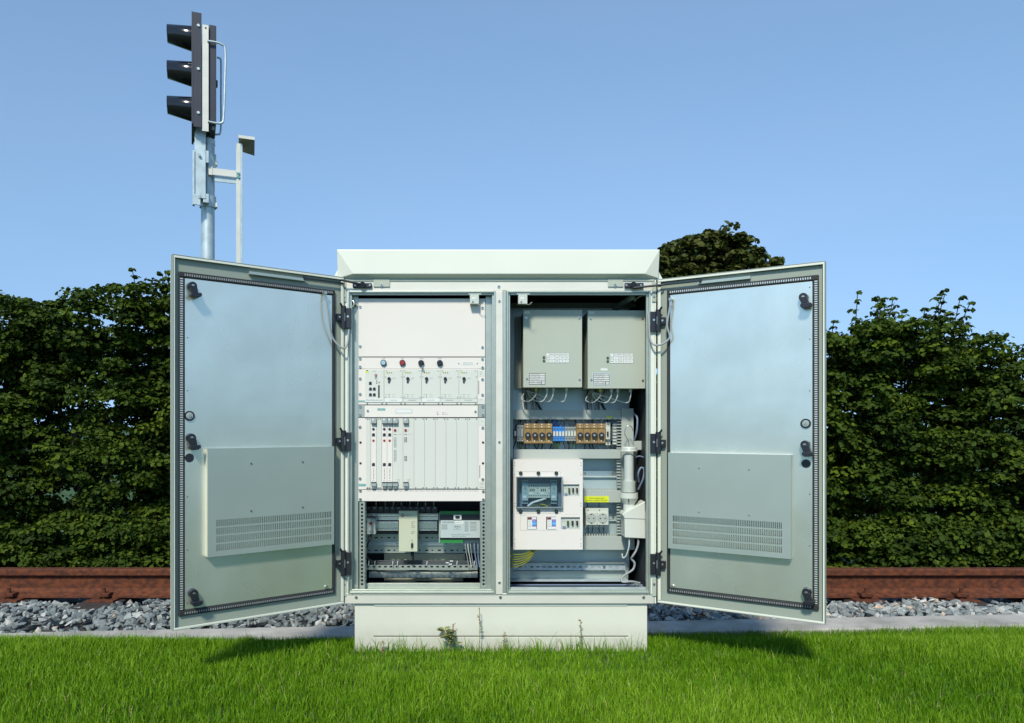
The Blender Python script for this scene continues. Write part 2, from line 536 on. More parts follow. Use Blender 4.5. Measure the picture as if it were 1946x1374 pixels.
def mesh_np(name, V, F, mats, tone=None, smooth=False):      # F: (n,k) same-size faces
    me = bpy.data.meshes.new(name)
    nf, k_ = F.shape
    me.vertices.add(len(V)); me.vertices.foreach_set('co', V.astype(np.float32).ravel())
    me.loops.add(nf * k_); me.loops.foreach_set('vertex_index', F.astype(np.int32).ravel())
    me.polygons.add(nf)
    me.polygons.foreach_set('loop_start', np.arange(0, nf * k_, k_, dtype=np.int32))
    me.update(calc_edges=True)
    me.polygons.foreach_set('use_smooth', np.full(nf, smooth))
    if tone is not None:
        a = me.attributes.new('tone', 'FLOAT', 'POINT')
        a.data.foreach_set('value', tone.astype(np.float32))
    for m in mats: me.materials.append(m)
    me.validate()
    return me

def stone_mat():
    m = bpy.data.materials.new('ballast_stone')
    m.use_nodes = True
    n = m.node_tree.nodes; l = m.node_tree.links
    b = n["Principled BSDF"]; b.inputs["Roughness"].default_value = 0.85
    at = n.new("ShaderNodeAttribute"); at.attribute_name = "tone"
    rp = n.new("ShaderNodeValToRGB")
    cs = [(0, (0.085, 0.105, 0.11)), (0.35, (0.15, 0.18, 0.18)), (0.6, (0.23, 0.255, 0.245)), (0.86, (0.42, 0.43, 0.40)), (0.97, (0.50, 0.38, 0.28))]
    rp.color_ramp.elements[0].color = (*cs[0][1], 1)
    rp.color_ramp.elements[1].position = cs[-1][0]; rp.color_ramp.elements[1].color = (*cs[-1][1], 1)
    for p_, c_ in cs[1:-1]:
        e = rp.color_ramp.elements.new(p_); e.color = (*c_, 1)
    l.new(at.outputs["Fac"], rp.inputs[0])
    tc = n.new("ShaderNodeTexCoord"); t = n.new("ShaderNodeTexNoise")
    t.inputs["Scale"].default_value = 45; t.inputs["Detail"].default_value = 6
    l.new(tc.outputs["Object"], t.inputs["Vector"])
    mx = n.new("ShaderNodeMixRGB"); mx.blend_type = 'OVERLAY'; mx.inputs[0].default_value = 0.6
    l.new(rp.outputs[0], mx.inputs[1]); l.new(t.outputs[0], mx.inputs[2])
    l.new(mx.outputs[0], b.inputs["Base Color"])
    bp = n.new("ShaderNodeBump"); bp.inputs["Strength"].default_value = 0.5; bp.inputs["Distance"].default_value = 0.01
    l.new(t.outputs[0], bp.inputs["Height"]); l.new(bp.outputs[0], b.inputs["Normal"])
    return m
M['stone'] = stone_mat()
def ballast():
    T = rock_templates()
    N = 12500
    x = rng.uniform(-4.6, 6.0, N)
    y = rng.uniform(0, 1, N)
    y = kerb_y(x) + 0.035 + y * (5.15 - kerb_y(x))
    sz = np.clip(rng.lognormal(math.log(0.0235), 0.38, N), 0.010, 0.048)
    base = np.interp(y, [3.5, 3.75, 4.35, 4.48, 4.52, 5.2], [-0.155, -0.135, -0.185, -0.245, -0.245, -0.20])
    # heaps between sleepers stand a little higher
    ph = np.cos((x - 2.38) / 0.57 * 2 * np.pi)
    base = base - 0.016 * (ph > 0.2) * (y > 4.1) + 0.008 * np.sin(x * 3.1) + 0.006 * np.sin(x * 7 + y * 9)
    z = base + rng.uniform(-0.02, 0.012, N) - sz * 0.4
    Rm = rand_rot(N)
    tone = np.clip(rng.beta(2.0, 2.4, N), 0, 0.93)
    tone[rng.random(N) < 0.012] = 1.0
    tone = np.clip(tone + 0.14 * (x > 1.0) * (tone < 0.9), 0, 1)
    which = rng.integers(0, len(T), N)
    VV, FF, TT = [], [], []
    off = 0
    for i in range(N):
        vs, fs = T[which[i]]
        s_ = sz[i] * np.array([1.15, 1.0, 0.8])
        v = (vs * s_) @ Rm[i].T
        v[:, 2] *= 0.8
        v += (x[i], y[i], z[i])
        VV.append(v); FF.append(fs + off); TT.append(np.full(len(vs), tone[i])); off += len(vs)
    me = mesh_np('ballast_stones', np.concatenate(VV), np.concatenate(FF), [M['stone']], np.concatenate(TT))
    o = bpy.data.objects.new('ballast_stones', me); COL.objects.link(o)
    tag(o, 'grey crushed stone ballast between the kerb and the rusty rail', 'gravel', None, 'stuff')
ballast()

# ---------------------------------------------------------------- rail and sleepers
RY, RT, RB = 4.5, -0.02, -0.185
def rail():
    hw, fw, wt = 0.036, 0.07, 0.009
    pr = [(-fw, RB), (fw, RB), (fw, RB + 0.010), (0.03, RB + 0.026), (wt, RB + 0.045), (wt, RT - 0.052), (hw * 0.9, RT - 0.036), (hw, RT - 0.006),
          (hw - 0.008, RT), (-hw + 0.008, RT), (-hw, RT - 0.006), (-hw * 0.98, RT - 0.036), (-wt, RT - 0.052), (-wt, RB + 0.045), (-0.03, RB + 0.026), (-fw, RB + 0.010)]
    mb = MB()
    mb.prism([(RY + a, z) for a, z in pr], -9, 11, 'x', 'rust')
    o = mb.build('rail', None)
    tag(o, 'long rust brown steel rail running behind the cabinet', 'rail')
rail()
for i in range(-11, 12):
    cx = 2.38 + i * 0.57
    e = empty('sleeper', (cx, 4.20, RB - 0.13), 'dark sleeper in the ballast crossing under the rusty rail', 'sleeper', 'sleepers under the rusty rail')
    part('timber', e, lambda m: m.box(cx - 0.12, cx + 0.12, 4.20, 5.5, RB - 0.14, RB - 0.012, 'sleeper'), bevel=0.006)
    part('base_plate', e, lambda m: m.box(cx - 0.08, cx + 0.08, RY - 0.14, RY + 0.14, RB - 0.012, RB - 0.001, 'rust'), bevel=0.002)
    part('rail_clip', e, lambda m: (m.box(cx - 0.035, cx + 0.035, RY - 0.105, RY - 0.045, RB + 0.012, RB + 0.034, 'rust'),
                                    m.cyl((cx, RY - 0.085, RB - 0.001), (cx, RY - 0.085, RB + 0.062), 0.012, None, 8, 'rust')), bevel=0.003)

# ---------------------------------------------------------------- lawn
def lawn():
    N = 330000
    x = rng.uniform(-3.0, 4.4, N)
    u = rng.random(N)
    y = 1.75 + u * 1.75
    keep = (y < kerb_y(x) - 0.205) & (x > -0.72 * y * 1.03) & (x < 0.80 * y * 1.05)
    # not inside the plinth
    keep &= ~((x > -0.435) & (x < 0.675) & (y > 2.765) & (y < 3.19))
    x, y = x[keep], y[keep]
    n = len(x)
    z = np.array([-0.13 * t * t * (3 - 2 * t) for t in np.clip((y - 2.80) / 0.45, 0, 1)])
    patch = 0.5 + 0.25 * np.sin(x * 3.1 + 1.3 * np.sin(y * 2.7)) + 0.25 * np.sin(y * 5.3 + x * 1.9 + 2)
    fine = np.sin(x * 17 + 3 * np.sin(y * 13)) * np.sin(y * 21 + 2 * np.sin(x * 11))
    h = 0.024 + 0.018 * rng.random(n) + 0.012 * patch + 0.006 * fine
    tall = rng.random(n) < 0.02
    h[tall] *= 1.5
    nearp = (np.abs(y - 2.75) < 0.05) & (x > -0.44) & (x < 0.68)
    tb = nearp & (rng.random(n) < 0.22)
    h[(y > 2.45) & (y < 2.78) & (x > -0.46) & (x < 0.70)] *= 0.62
    h[tb] *= rng.uniform(1.6, 3.2, tb.sum())
    ang = rng.uniform(0, 2 * np.pi, n)
    lean = np.abs(rng.normal(0.32, 0.22, n))
    la = rng.uniform(0, 2 * np.pi, n)
    wv = rng.uniform(0.0008, 0.0016, n)
    dx, dy = np.cos(ang) * wv, np.sin(ang) * wv
    lx, ly = np.cos(la) * lean * h, np.sin(la) * lean * h
    V = np.zeros((n, 5, 3))
    V[:, 0] = np.stack([x - dx, y - dy, z - 0.003], -1)
    V[:, 1] = np.stack([x + dx, y + dy, z - 0.003], -1)
    V[:, 2] = np.stack([x + dx * 0.8 + lx * 0.35, y + dy * 0.8 + ly * 0.35, z + h * 0.55], -1)
    V[:, 3] = np.stack([x - dx * 0.8 + lx * 0.35, y - dy * 0.8 + ly * 0.35, z + h * 0.55], -1)
    V[:, 4] = np.stack([x + lx, y + ly, z + h * (1 - 0.25 * lean)], -1)
    i0 = np.arange(n) * 5
    F = np.concatenate([np.stack([i0, i0 + 1, i0 + 2], -1), np.stack([i0, i0 + 2, i0 + 3], -1), np.stack([i0 + 3, i0 + 2, i0 + 4], -1)])
    t = np.clip(rng.normal(0.44, 0.18, n) + 0.34 * (patch - 0.5) + 0.08 * fine, 0, 0.9)
    t[rng.random(n) < 0.012] = 1.0
    me = mesh_np('grass', V.reshape(-1, 3), F, [M['blade']], np.repeat(t, 5))
    o = bpy.data.objects.new('grass', me); COL.objects.link(o)
    tag(o, 'short bright green lawn grass in front of the cabinet', 'grass', None, 'stuff')
lawn()

# ---------------------------------------------------------------- foliage
def leaf_cloud(centers, radii, per, size, name, material, tone0=0.5, flat=0.55, extra=None):
    """leaves on small domed clumps; every leaf is a folded six-cornered blade"""
    per = np.full(len(centers), per)
    if extra and len(extra[0]):
        centers = np.concatenate([centers, np.array(extra[0])]); radii = np.concatenate([radii, np.array(extra[1])])
        per = np.concatenate([per, np.full(len(extra[0]), 10)])
    cs = np.repeat(centers, per, 0); rs = np.repeat(radii, per)
    n = len(cs)
    d = rng.normal(size=(n, 3)); d /= np.linalg.norm(d, axis=1)[:, None]
    d[:, 2] = np.where(d[:, 2] < -0.25, -d[:, 2] * 0.8, d[:, 2])
    rr = rs * rng.uniform(0.55, 1.08, n)
    pos = cs + d * rr[:, None] * np.array([1.0, 1.0, flat])
    nrm = d * 0.55 + np.array([0, 0, 0.55]) + rng.normal(size=(n, 3)) * 0.42
    nrm /= np.linalg.norm(nrm, axis=1)[:, None]
    a = np.cross(nrm, rng.normal(size=(n, 3))); a /= np.linalg.norm(a, axis=1)[:, None]
    b = np.cross(nrm, a)
    s = size * rng.uniform(0.6, 1.3, n)
    shp = [(-0.5, 0, 0.0), (-0.12, 0.42, 0.10), (0.30, 0.34, 0.08), (0.62, 0.0, -0.08), (0.30, -0.34, 0.08), (-0.12, -0.42, 0.10)]
    V = np.zeros((n, 6, 3))
    for k_, (p_, q_, r_) in enumerate(shp):
        V[:, k_] = pos + a * (s * p_)[:, None] + b * (s * q_)[:, None] + nrm * (s * r_)[:, None]
    i0 = np.arange(n) * 6
    F = np.concatenate([np.stack([i0, i0 + 3, i0 + 2, i0 + 1], -1), np.stack([i0, i0 + 5, i0 + 4, i0 + 3], -1)])
    ct = np.repeat(rng.normal(tone0, 0.16, len(centers)), per)
    t = np.clip(ct + rng.normal(0, 0.13, n), 0, 1)
    me = mesh_np(name, V.reshape(-1, 3), F, [material], np.repeat(t, 6))
    return me

def branch_mesh(segs, material='bark'):
    mb = MB()
    for pts, r in segs:
        for i in range(len(pts) - 1):
            r0 = r * (1 - i / len(pts) * 0.7); r1 = r * (1 - (i + 1) / len(pts) * 0.7)
            mb.cyl(pts[i], pts[i + 1], r0, r1, 6, material)
    return mb

def bush(cx, cy, wx, wy, top, label, group, sprig=0, tone0=0.5, topfn=None):
    e = empty('hedge_tree', (cx, cy, -0.22), label, 'tree', group)
    nC = int(600 * wx)
    C = []
    for _ in range(nC):
        x = cx + random.uniform(-wx, wx)
        dx = (x - cx) / wx
        ff = cy - wy * (0.95 + 0.12 * math.sin(x * 5.1 + cx))
        t_ = (topfn(x) if topfn else top) - 0.10 * dx * dx
        z = -0.2 + (t_ + 0.2) * (random.random() ** 0.85)
        y = cy + random.uniform(-wy, wy) * math.sqrt(max(0.15, 1 - 0.5 * ((z - 0.8) / 1.3) ** 2))
        if random.random() < 0.66:
            lump = math.sin(x * 6.3 + 1.7 * math.sin(z * 5.1 + cx)) * math.sin(z * 7.2 + 2.1 * math.sin(x * 4.4))
            if lump < -0.28 and random.random() < 0.8: lump -= 0.9
            y = ff + 0.20 - 0.20 * lump + abs(random.gauss(0, 0.05))
        C.append((x, y, z))
    for _ in range(int(150 * wx)):
        C.append((cx + random.uniform(-wx, wx), cy - wy * random.uniform(0.3, 1.05), random.uniform(-0.22, 0.12)))
    for _ in range(int(420 * wx)):                     # the inner growth that closes the hedge down to the ground
        C.append((cx + random.uniform(-wx - 0.05, wx + 0.05), cy + random.uniform(-0.15, 0.3), random.uniform(-0.2, top - 0.12)))
    for _ in range(int(36 * wx)):
        x = cx + random.uniform(-wx, wx)
        C.append((x, cy + random.uniform(-wy, wy * 0.5), (topfn(x) if topfn else top) + random.uniform(-0.06, 0.05)))
    C = np.array(C); Rr = rng.uniform(0.07, 0.17, len(C))
    segs = []
    for k_ in range(4):
        bx = cx + random.uniform(-wx, wx) * 0.5; by = cy + 0.1
        pts = [Vector((cx, by, -0.32))]
        for i in range(5):
            pts.append(pts[-1] + Vector((random.uniform(-0.1, 0.1) + (bx - cx) * 0.15, random.uniform(-0.08, 0.08), (top - 0.1) / 5)))
        segs.append((pts, 0.03))
    C2, R2 = [], []
    if sprig:
        for k_ in range(sprig):
            bx = cx + wx * (-0.85 + 1.7 * (k_ + random.random() * 0.6) / sprig)
            by = cy + random.uniform(-wy * 0.7, 0.1)
            b0 = (topfn(bx) if topfn else top)
            L = random.uniform(0.08, 0.36)
            tip = Vector((bx + random.uniform(-0.06, 0.06), by, b0 + L))
            p0 = Vector((bx, by * 0.3 + cy * 0.7, b0 - 0.25))
            mid = (p0 + tip) / 2 + Vector((random.uniform(-0.03, 0.03), 0, 0))
            segs.append(([Vector((cx, cy + 0.1, 0.3)), Vector((bx * .8 + cx * .2, cy + 0.1, b0 - 0.6)), p0, mid, tip], 0.007))
            for q in (0.25, 0.4, 0.52, 0.64, 0.76, 0.88, 1.0):
                pt = p0.lerp(mid, q * 2) if q < 0.5 else mid.lerp(tip, q * 2 - 1)
                C2.append((pt.x + random.uniform(-0.035, 0.035), pt.y, pt.z)); R2.append(0.055 * (1.35 - q) + 0.01)
    branch_mesh(segs).build('trunk', e)
    me = leaf_cloud(C, Rr, 88, 0.034, 'crown', M['leaf'], tone0, extra=(C2, R2))
    o = bpy.data.objects.new('crown', me); COL.objects.link(o); o.parent = e
    o.matrix_basis = wm(e).inverted()
    return e

HG = 'green trees forming the hedge behind the rail'
def zt(py, Y=5.6): return Z(py, Y)
def topL(x):
    px = PX0 + x * FPX / 5.6
    return zt(float(np.interp(px, [-200, 0, 60, 130, 200, 330, 420, 700], [560, 580, 590, 598, 572, 562, 600, 620])))
def topR(x):
    px = PX0 + x * FPX / 5.6
    return zt(float(np.interp(px, [1200, 1500, 1570, 1620, 1700, 1800, 1870, 1920, 2000, 2200], [620, 650, 655, 640, 622, 628, 660, 690, 650, 640])))
bush(-3.95, 5.75, 0.60, 0.55, 1.75, 'leafy hedge tree cut by the left edge of the photo', HG, 0, 0.50, topL)
bush(-2.95, 5.75, 0.60, 0.50, 1.75, 'dense even-topped hedge tree left of the traffic signal, second from the left edge', HG, 0, 0.46, topL)
bush(-2.05, 5.80, 0.52, 0.50, 1.75, 'hedge tree with thin shoots on top beside the free edge of the left cabinet door', HG, 12, 0.52, topL)
for cx_, lb in ((-1.15, 'hedge tree hidden behind the left cabinet door'), (-0.25, 'hedge tree hidden behind the left half of the cabinet'),
                (0.65, 'hedge tree hidden behind the right half of the cabinet'), (1.55, 'hedge tree hidden behind the right cabinet door')):
    e_ = bush(cx_, 5.85, 0.52, 0.42, 1.35, lb, HG, 0, 0.45)
bush(2.50, 5.80, 0.52, 0.52, 1.5, 'rounded hedge tree directly right of the right cabinet door', HG, 5, 0.46, topR)
bush(3.42, 5.75, 0.52, 0.52, 1.6, 'hedge tree with several tall leafy shoots against the sky right of the cabinet', HG, 16, 0.48, topR)
bush(4.35, 5.75, 0.55, 0.52, 1.4, 'lower hedge tree at the right edge of the photo', HG, 3, 0.45, topR)

def far_tree():
    e = empty('broadleaf_tree', (7.6, 21.0, -0.22), 'dark broad-crowned tree rising above the right cabinet door', 'tree')
    cy = 21.0; k_ = FPX / cy
    C, Rr = [], []
    prof = [(1240, 505), (1262, 492), (1290, 470), (1325, 460), (1365, 452), (1395, 460), (1420, 474), (1440, 488), (1455, 502), (1475, 530), (1500, 580)]
    xs_ = [p[0] for p in prof]; zs_ = [p[1] for p in prof]
    for _ in range(1500):
        px = random.uniform(1222, 1472)
        px -= 0; pt = 12 + np.interp(px + 18, xs_, zs_) + 7 * math.sin(px * 0.13) + 6 * math.sin(px * 0.31 + 1) - 4
        if math.sin(px * 0.09 + 2) * math.sin((px * 0.05)) < -0.55 and random.random() < 0.5: continue
        py = pt + 6 + (random.random() ** 1.4) * 190
        yy = cy + random.uniform(-1.6, 1.4)
        C.append(((px - PX0) / k_, yy, CH + (HY - py) / k_)); Rr.append(random.uniform(0.12, 0.30))
    for _ in range(46):
        px = random.uniform(1232, 1456); pt = 12 + np.interp(px + 18, xs_, zs_) - random.uniform(0, 14)
        C.append(((px - PX0) / k_, cy + random.uniform(-0.6, 0.6), CH + (HY - pt + 1) / k_)); Rr.append(random.uniform(0.14, 0.24))
    me = leaf_cloud(np.array(C), np.array(Rr), 24, 0.14, 'crown', M['leafd'], 0.42)
    o = bpy.data.objects.new('crown', me); COL.objects.link(o); o.parent = e
    o.matrix_basis = wm(e).inverted()
    segs = []
    base = Vector((7.2, cy, -0.4)); fork = Vector((7.2, cy, 2.6))
    segs.append(([base, (base + fork) / 2, fork], 0.26))
    for a in range(6):
        t = fork + Vector((math.cos(a) * 1.2, math.sin(a) * 0.9, 2.2))
        segs.append(([fork, (fork + t) / 2 + Vector((0, 0, 0.2)), t], 0.11))
    branch_mesh(segs).build('trunk', e)
far_tree()

# ---------------------------------------------------------------- railway signal
def signal():
    Y = 4.0
    RA = R(20.5)
    ca, sa = math.cos(RA), math.sin(RA)
    D = [0.0]
    pcx = X(395, Y)
    def SX(px, dy=None):                     # the head is turned 20 degrees, so its pieces are laid out in its own frame
        dy = D[0] if dy is None else dy
        k = (px - PX0) / FPX
        return pcx + (k * (Y + dy * ca) - pcx + dy * sa) / (ca - k * sa)
    def SZ(py, dy=None):
        dy = D[0] if dy is None else dy
        return CH - (py - HY) / FPX * (Y + dy * ca)
    def SP(px, py, dy): return Vector((SX(px, dy), Y + dy, SZ(py, dy)))
    e = empty('railway_signal', (X(395, Y), Y, -0.16), 'three-lamp black signal on a galvanised post with side bar, behind the left cabinet door', 'signal')
    pc = X(395, Y)
    part('post', e, lambda m: (m.cyl((pc, Y, -0.22), (pc, Y, SZ(268)), 0.0355, None, 28, 'galvp'),
                               m.cyl((pc, Y, SZ(276)), (pc, Y, SZ(266)), 0.038, None, 28, 'galvp'),
                               m.cyl((pc, Y, -0.22), (pc, Y, -0.13), 0.07, 0.07, 20, 'kerb')))
    D[0] = -0.078
    # clamps round the post
    for (a, b_) in ((284, 312), (366, 388)):
        part('clamp', e, lambda m: (m.cyl((pc, Y, SZ(b_)), (pc, Y, SZ(a)), 0.043, None, 28, 'galvp'),
                                    m.box(SX(386), SX(397), Y - 0.075, Y - 0.03, SZ(b_ - 3), SZ(a + 2), 'galvp'),
                                    m.box(SX(406), SX(414), Y - 0.02, Y + 0.02, SZ(a + 20), SZ(a + 12), 'label'),
                                    m.cyl((SX(379), Y - 0.078, SZ((a + b_) / 2)), (SX(379), Y - 0.09, SZ((a + b_) / 2)), 0.008, None, 6, 'screw')), bevel=0.002)
    # mounting channel carrying the head
    part('mounting_bracket', e, lambda m: (m.box(SX(370), SX(391), Y - 0.078, Y - 0.070, SZ(378), SZ(238), 'galvp'),
                                           m.box(SX(370), SX(373), Y - 0.070, Y + 0.05, SZ(378), SZ(238), 'galvp'),
                                           m.box(SX(366), SX(370), Y - 0.085, Y - 0.05, SZ(392), SZ(290), 'galvp'),
                                           m.box(SX(366), SX(381), Y - 0.086, Y - 0.079, SZ(392), SZ(372), 'galvp'),
                                           m.box(SX(366), SX(384), Y - 0.05, Y + 0.05, SZ(250), SZ(236), 'galvp')), bevel=0.0015)
    D[0] = -0.128
    part('mounting_strip', e, lambda m: (m.box(SX(384), SX(396.5), Y - 0.128, Y - 0.122, SZ(250), SZ(48), 'galvb'),
                                         m.cyl((SX(391), Y - 0.128, SZ(54)), (SX(391), Y - 0.129, SZ(54)), 0.005, None, 10, 'print')), bevel=0.001)
    # board: a chamfered panel across the track direction
    D[0] = -0.135
    hw = 0.135
    def board(m):
        zt_, zb = SZ(25), SZ(246)
        c = 0.045
        poly = [(Y - hw, zb + 0.02), (Y - hw + 0.02, zb), (Y + hw - 0.02, zb), (Y + hw, zb + 0.02), (Y + hw, zt_ - c), (Y + hw - c, zt_), (Y - hw + c * 0.25, zt_), (Y - hw, zt_ - c * 0.25)]
        m.prism(poly, SX(364), SX(368), 'x', 'sigblk')
        # folded rims front and back
        m.box(SX(368), SX(383), Y - hw, Y - hw + 0.004, zb + 0.005, zt_ - 0.006, 'sigblk')
        m.box(SX(368), SX(383), Y + hw - 0.004, Y + hw, zb + 0.02, zt_ - c, 'sigblk')
        m.box(SX(368), SX(383), Y - hw + 0.012, Y + hw - c, zt_ - 0.004, zt_, 'sigblk')
    part('backboard', e, board, bevel=0.0015)
    for py in (52, 134, 217):
        part('bolt', e, lambda m: m.cyl((SX(377), Y - hw, SZ(py)), (SX(377), Y - hw - 0.006, SZ(py)), 0.0095, 0.007, 10, 'galvp'))
    D[0] = -0.115
    part('housing', e, lambda m: (m.box(SX(397), SX(411), Y - 0.115, Y + 0.115, SZ(232), SZ(46), 'sigblk'),
                                  m.box(SX(384), SX(396.6), Y - 0.11, Y + 0.11, SZ(236), SZ(50), 'sigblk'),
                                  m.box(SX(398), SX(409), Y - 0.10, Y + 0.10, SZ(245), SZ(232), 'dark'),
                                  m.box(SX(411), SX(415), Y - 0.02, Y + 0.02, SZ(144), SZ(134), 'sigblk')), bevel=0.003)
    D[0] = 0.0
    for py in (79, 146, 212):
        zc = SZ(py)
        r0, r1 = 0.064, 0.046
        x0, x1 = SX(366), SX(317)
        def visor(m):
            n = 36
            rings = []
            for (x_, r_, dz) in ((x0, r0, 0), (x0 - 0.012, r0 * 0.97, 0.0), (x1, r1, 0.005), (x1, r1 - 0.004, 0.005), (x0 - 0.012, r0 * 0.97 - 0.004, 0.0)):
                ring = []
                for i in range(n):
                    t = 2 * math.pi * i / n
                    cut = 0.004 * max(0.0, -math.sin(t)) ** 2 if abs(x_ - x1) < 1e-6 else 0
                    ring.append((x_ + cut, Y + math.cos(t) * r_, zc + dz + math.sin(t) * r_))
                rings.append(ring)
            vs = [v for rg in rings for v in rg]
            fs = [(k_ * n + i, k_ * n + (i + 1) % n, (k_ + 1) * n + (i + 1) % n, (k_ + 1) * n + i) for k_ in range(4) for i in range(n)]
            m.add(vs, fs, 'visor', True)
        v = part('visor', e, visor)
        part('lens', v, lambda m: m.cyl((x0 - 0.002, Y, zc), (x0 - 0.012, Y, zc), r0 - 0.008, None, 28, 'lens'))
    yh = Y - 0.131
    part('rear_handle', e, lambda m: m.tube([SP(394, 78, yh - Y), SP(410, 78, yh - Y), SP(421, 80, yh - Y), SP(428, 90, yh - Y), SP(427.5, 150, yh - Y), SP(425, 218, yh - Y), SP(421, 230, yh - Y), SP(410, 232, yh - Y), SP(395, 231, yh - Y)], 0.0058, 'galvp', 8, 6))
    y2 = Y + 0.125
    part('rear_handle', e, lambda m: m.tube([SP(412, 106, y2 - Y), SP(417, 107, y2 - Y), SP(420, 114, y2 - Y), SP(420, 180, y2 - Y), SP(419.5, 243, y2 - Y), SP(413, 253, y2 - Y), SP(396, 252, y2 - Y)], 0.0055, 'galvp', 8, 6))
    D[0] = -0.052
    part('cross_arm', e, lambda m: (m.box(SX(398), SX(450), Y - 0.052, Y - 0.044, SZ(331), SZ(318), 'galvb'),
                                    m.box(SX(401), SX(450), Y - 0.044, Y - 0.004, SZ(322), SZ(318), 'galvb'),
                                    m.box(SX(408), SX(450), Y - 0.040, Y - 0.034, SZ(342), SZ(331), 'galvp'),
                                    m.box(SX(396), SX(404), Y - 0.055, Y + 0.0, SZ(332), SZ(316), 'galvb')), bevel=0.001)
    def bar(m):
        m.box(SX(449), SX(456.5), Y - 0.045, Y - 0.040, -0.2, SZ(264), 'galvb')
        m.box(SX(456.5), SX(461), Y - 0.047, Y + 0.0, -0.2, SZ(264), 'galvp')
        for py in (340, 376, 424, 470):
            m.box(SX(461), SX(462), Y - 0.03, Y - 0.02, SZ(py + 2), SZ(py), 'screw')
    sb = part('side_bar', e, bar, bevel=0.0008)
    for py in (323, 330):
        part('bolt', sb, lambda m: m.cyl((SX(454), Y - 0.045, SZ(py)), (SX(454), Y - 0.052, SZ(py)), 0.007, None, 6, 'teal'))
    D[0] = -0.0
    part('top_plate', e, lambda m: (m.prism([(SX(451.5), SZ(264)), (SX(451.5), SZ(258.5)), (SX(482), SZ(258.5)), (SX(482), SZ(264))], Y - 0.075, Y - 0.070, 'y', 'galvb'),
                                    m.add([(SX(452), Y - 0.070, SZ(264)), (SX(482), Y - 0.070, SZ(264)), (SX(485), Y + 0.05, SZ(279)), (SX(455), Y + 0.05, SZ(273)),
                                           (SX(452), Y - 0.070, SZ(259)), (SX(482), Y - 0.070, SZ(259)), (SX(485), Y + 0.05, SZ(276)), (SX(455), Y + 0.05, SZ(270))],
                                          [(3, 2, 1, 0), (4, 5, 6, 7), (0, 1, 5, 4), (1, 2, 6, 5), (2, 3, 7, 6), (3, 0, 4, 7)], 'brownplate')))
    e.rotation_euler.z = RA
signal()

# ---------------------------------------------------------------- cabinet
F = 2.75
CAB = empty('equipment_cabinet', (X(951, F), F, 0.0), 'wide cream outdoor electrical cabinet standing on the lawn with both doors open', 'cabinet')
DEP = 0.42
def cx(px): return X(px, F)
def cz(py): return Z(py, F)

part('plinth', CAB, lambda m: (m.plate(X(674, F + 0.012), X(1230, F + 0.012), -0.25, Z(1148, F), F + 0.012, F + 0.03,
                                       [(X(710, F + 0.012), X(1194, F + 0.012), Z(1210.5, F + 0.012), Z(1208.5, F + 0.012))], 'cream2'),
                               m.box(X(674, F + 0.012), X(1230, F + 0.012), F + 0.03, F + DEP, -0.25, Z(1148, F), 'cream2'),
                               m.box(X(711, F), X(1193, F), F + 0.008, F + 0.0121, Z(1152.5, F), Z(1149.5, F), 'cream')), bevel=0.0015)
# body shell
part('side_panel', CAB, lambda m: m.box(cx(650), cx(653), F, F + DEP, cz(1147), cz(520), 'cream'), bevel=0.001)
part('side_panel', CAB, lambda m: m.box(cx(1244), cx(1247), F, F + DEP, cz(1147), cz(520), 'cream'), bevel=0.001)
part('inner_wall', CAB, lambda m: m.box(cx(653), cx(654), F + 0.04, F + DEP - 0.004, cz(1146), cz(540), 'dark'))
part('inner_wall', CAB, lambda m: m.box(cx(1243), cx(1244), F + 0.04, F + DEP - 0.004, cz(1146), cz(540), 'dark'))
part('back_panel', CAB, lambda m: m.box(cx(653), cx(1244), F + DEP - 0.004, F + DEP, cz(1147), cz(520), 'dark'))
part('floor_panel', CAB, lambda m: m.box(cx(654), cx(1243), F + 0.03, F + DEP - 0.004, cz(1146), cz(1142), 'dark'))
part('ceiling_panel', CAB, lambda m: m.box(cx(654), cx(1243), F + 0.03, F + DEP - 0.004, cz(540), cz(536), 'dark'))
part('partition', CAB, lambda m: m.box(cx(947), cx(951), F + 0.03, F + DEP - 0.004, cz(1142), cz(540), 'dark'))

# roof hood with chamfered corners
def roof(m):
    y0 = F - 0.024; y1 = F + DEP + 0.05; k0 = y0 / F
    def q(px, py, Y): return P(px, py, Y)
    A = q(640, 473, y0); B = q(1254, 476, y0)
    A.z = B.z = Z(474, y0)
    zb = Z(520.5, y0)
    C = Vector((X(671, y0), y0, zb)); D = Vector((X(1226, y0), y0, zb))
    zl = Z(529, F)
    E = Vector((A.x, F - 0.004, zl)); G = Vector((B.x, F - 0.004, zl))
    Eb = Vector((A.x, y1, zl)); Gb = Vector((B.x, y1, zl)); Ab = Vector((A.x, y1, A.z)); Bb = Vector((B.x, y1, B.z))
    peak = 0.0
    vs = [A, B, C, D, E, G, Eb, Gb, Ab, Bb]
    fs = [(0, 2, 3, 1), (0, 4, 2), (1, 3, 5), (0, 1, 9, 8), (4, 0, 8, 6), (5, 7, 9, 1), (6, 8, 9, 7), (2, 4, 5, 3), (4, 6, 7, 5)]
    m.add(vs, fs, 'cream')
    # small side gussets
    for s_, x_ in ((-1, A.x), (1, B.x)):
        m.add([Vector((x_ + s_ * 0.001, F + 0.03, Z(503, F))), Vector((x_ + s_ * 0.026, F + 0.03, Z(528, F))), Vector((x_ + s_ * 0.001, F + 0.03, Z(530, F))),
               Vector((x_ + s_ * 0.001, F + 0.3, Z(503, F))), Vector((x_ + s_ * 0.026, F + 0.3, Z(528, F))), Vector((x_ + s_ * 0.001, F + 0.3, Z(530, F)))],
              [(0, 1, 2), (5, 4, 3), (0, 3, 4, 1), (1, 4, 5, 2), (0, 2, 5, 3)], 'cream')
part('roof', CAB, roof, bevel=0.0025)

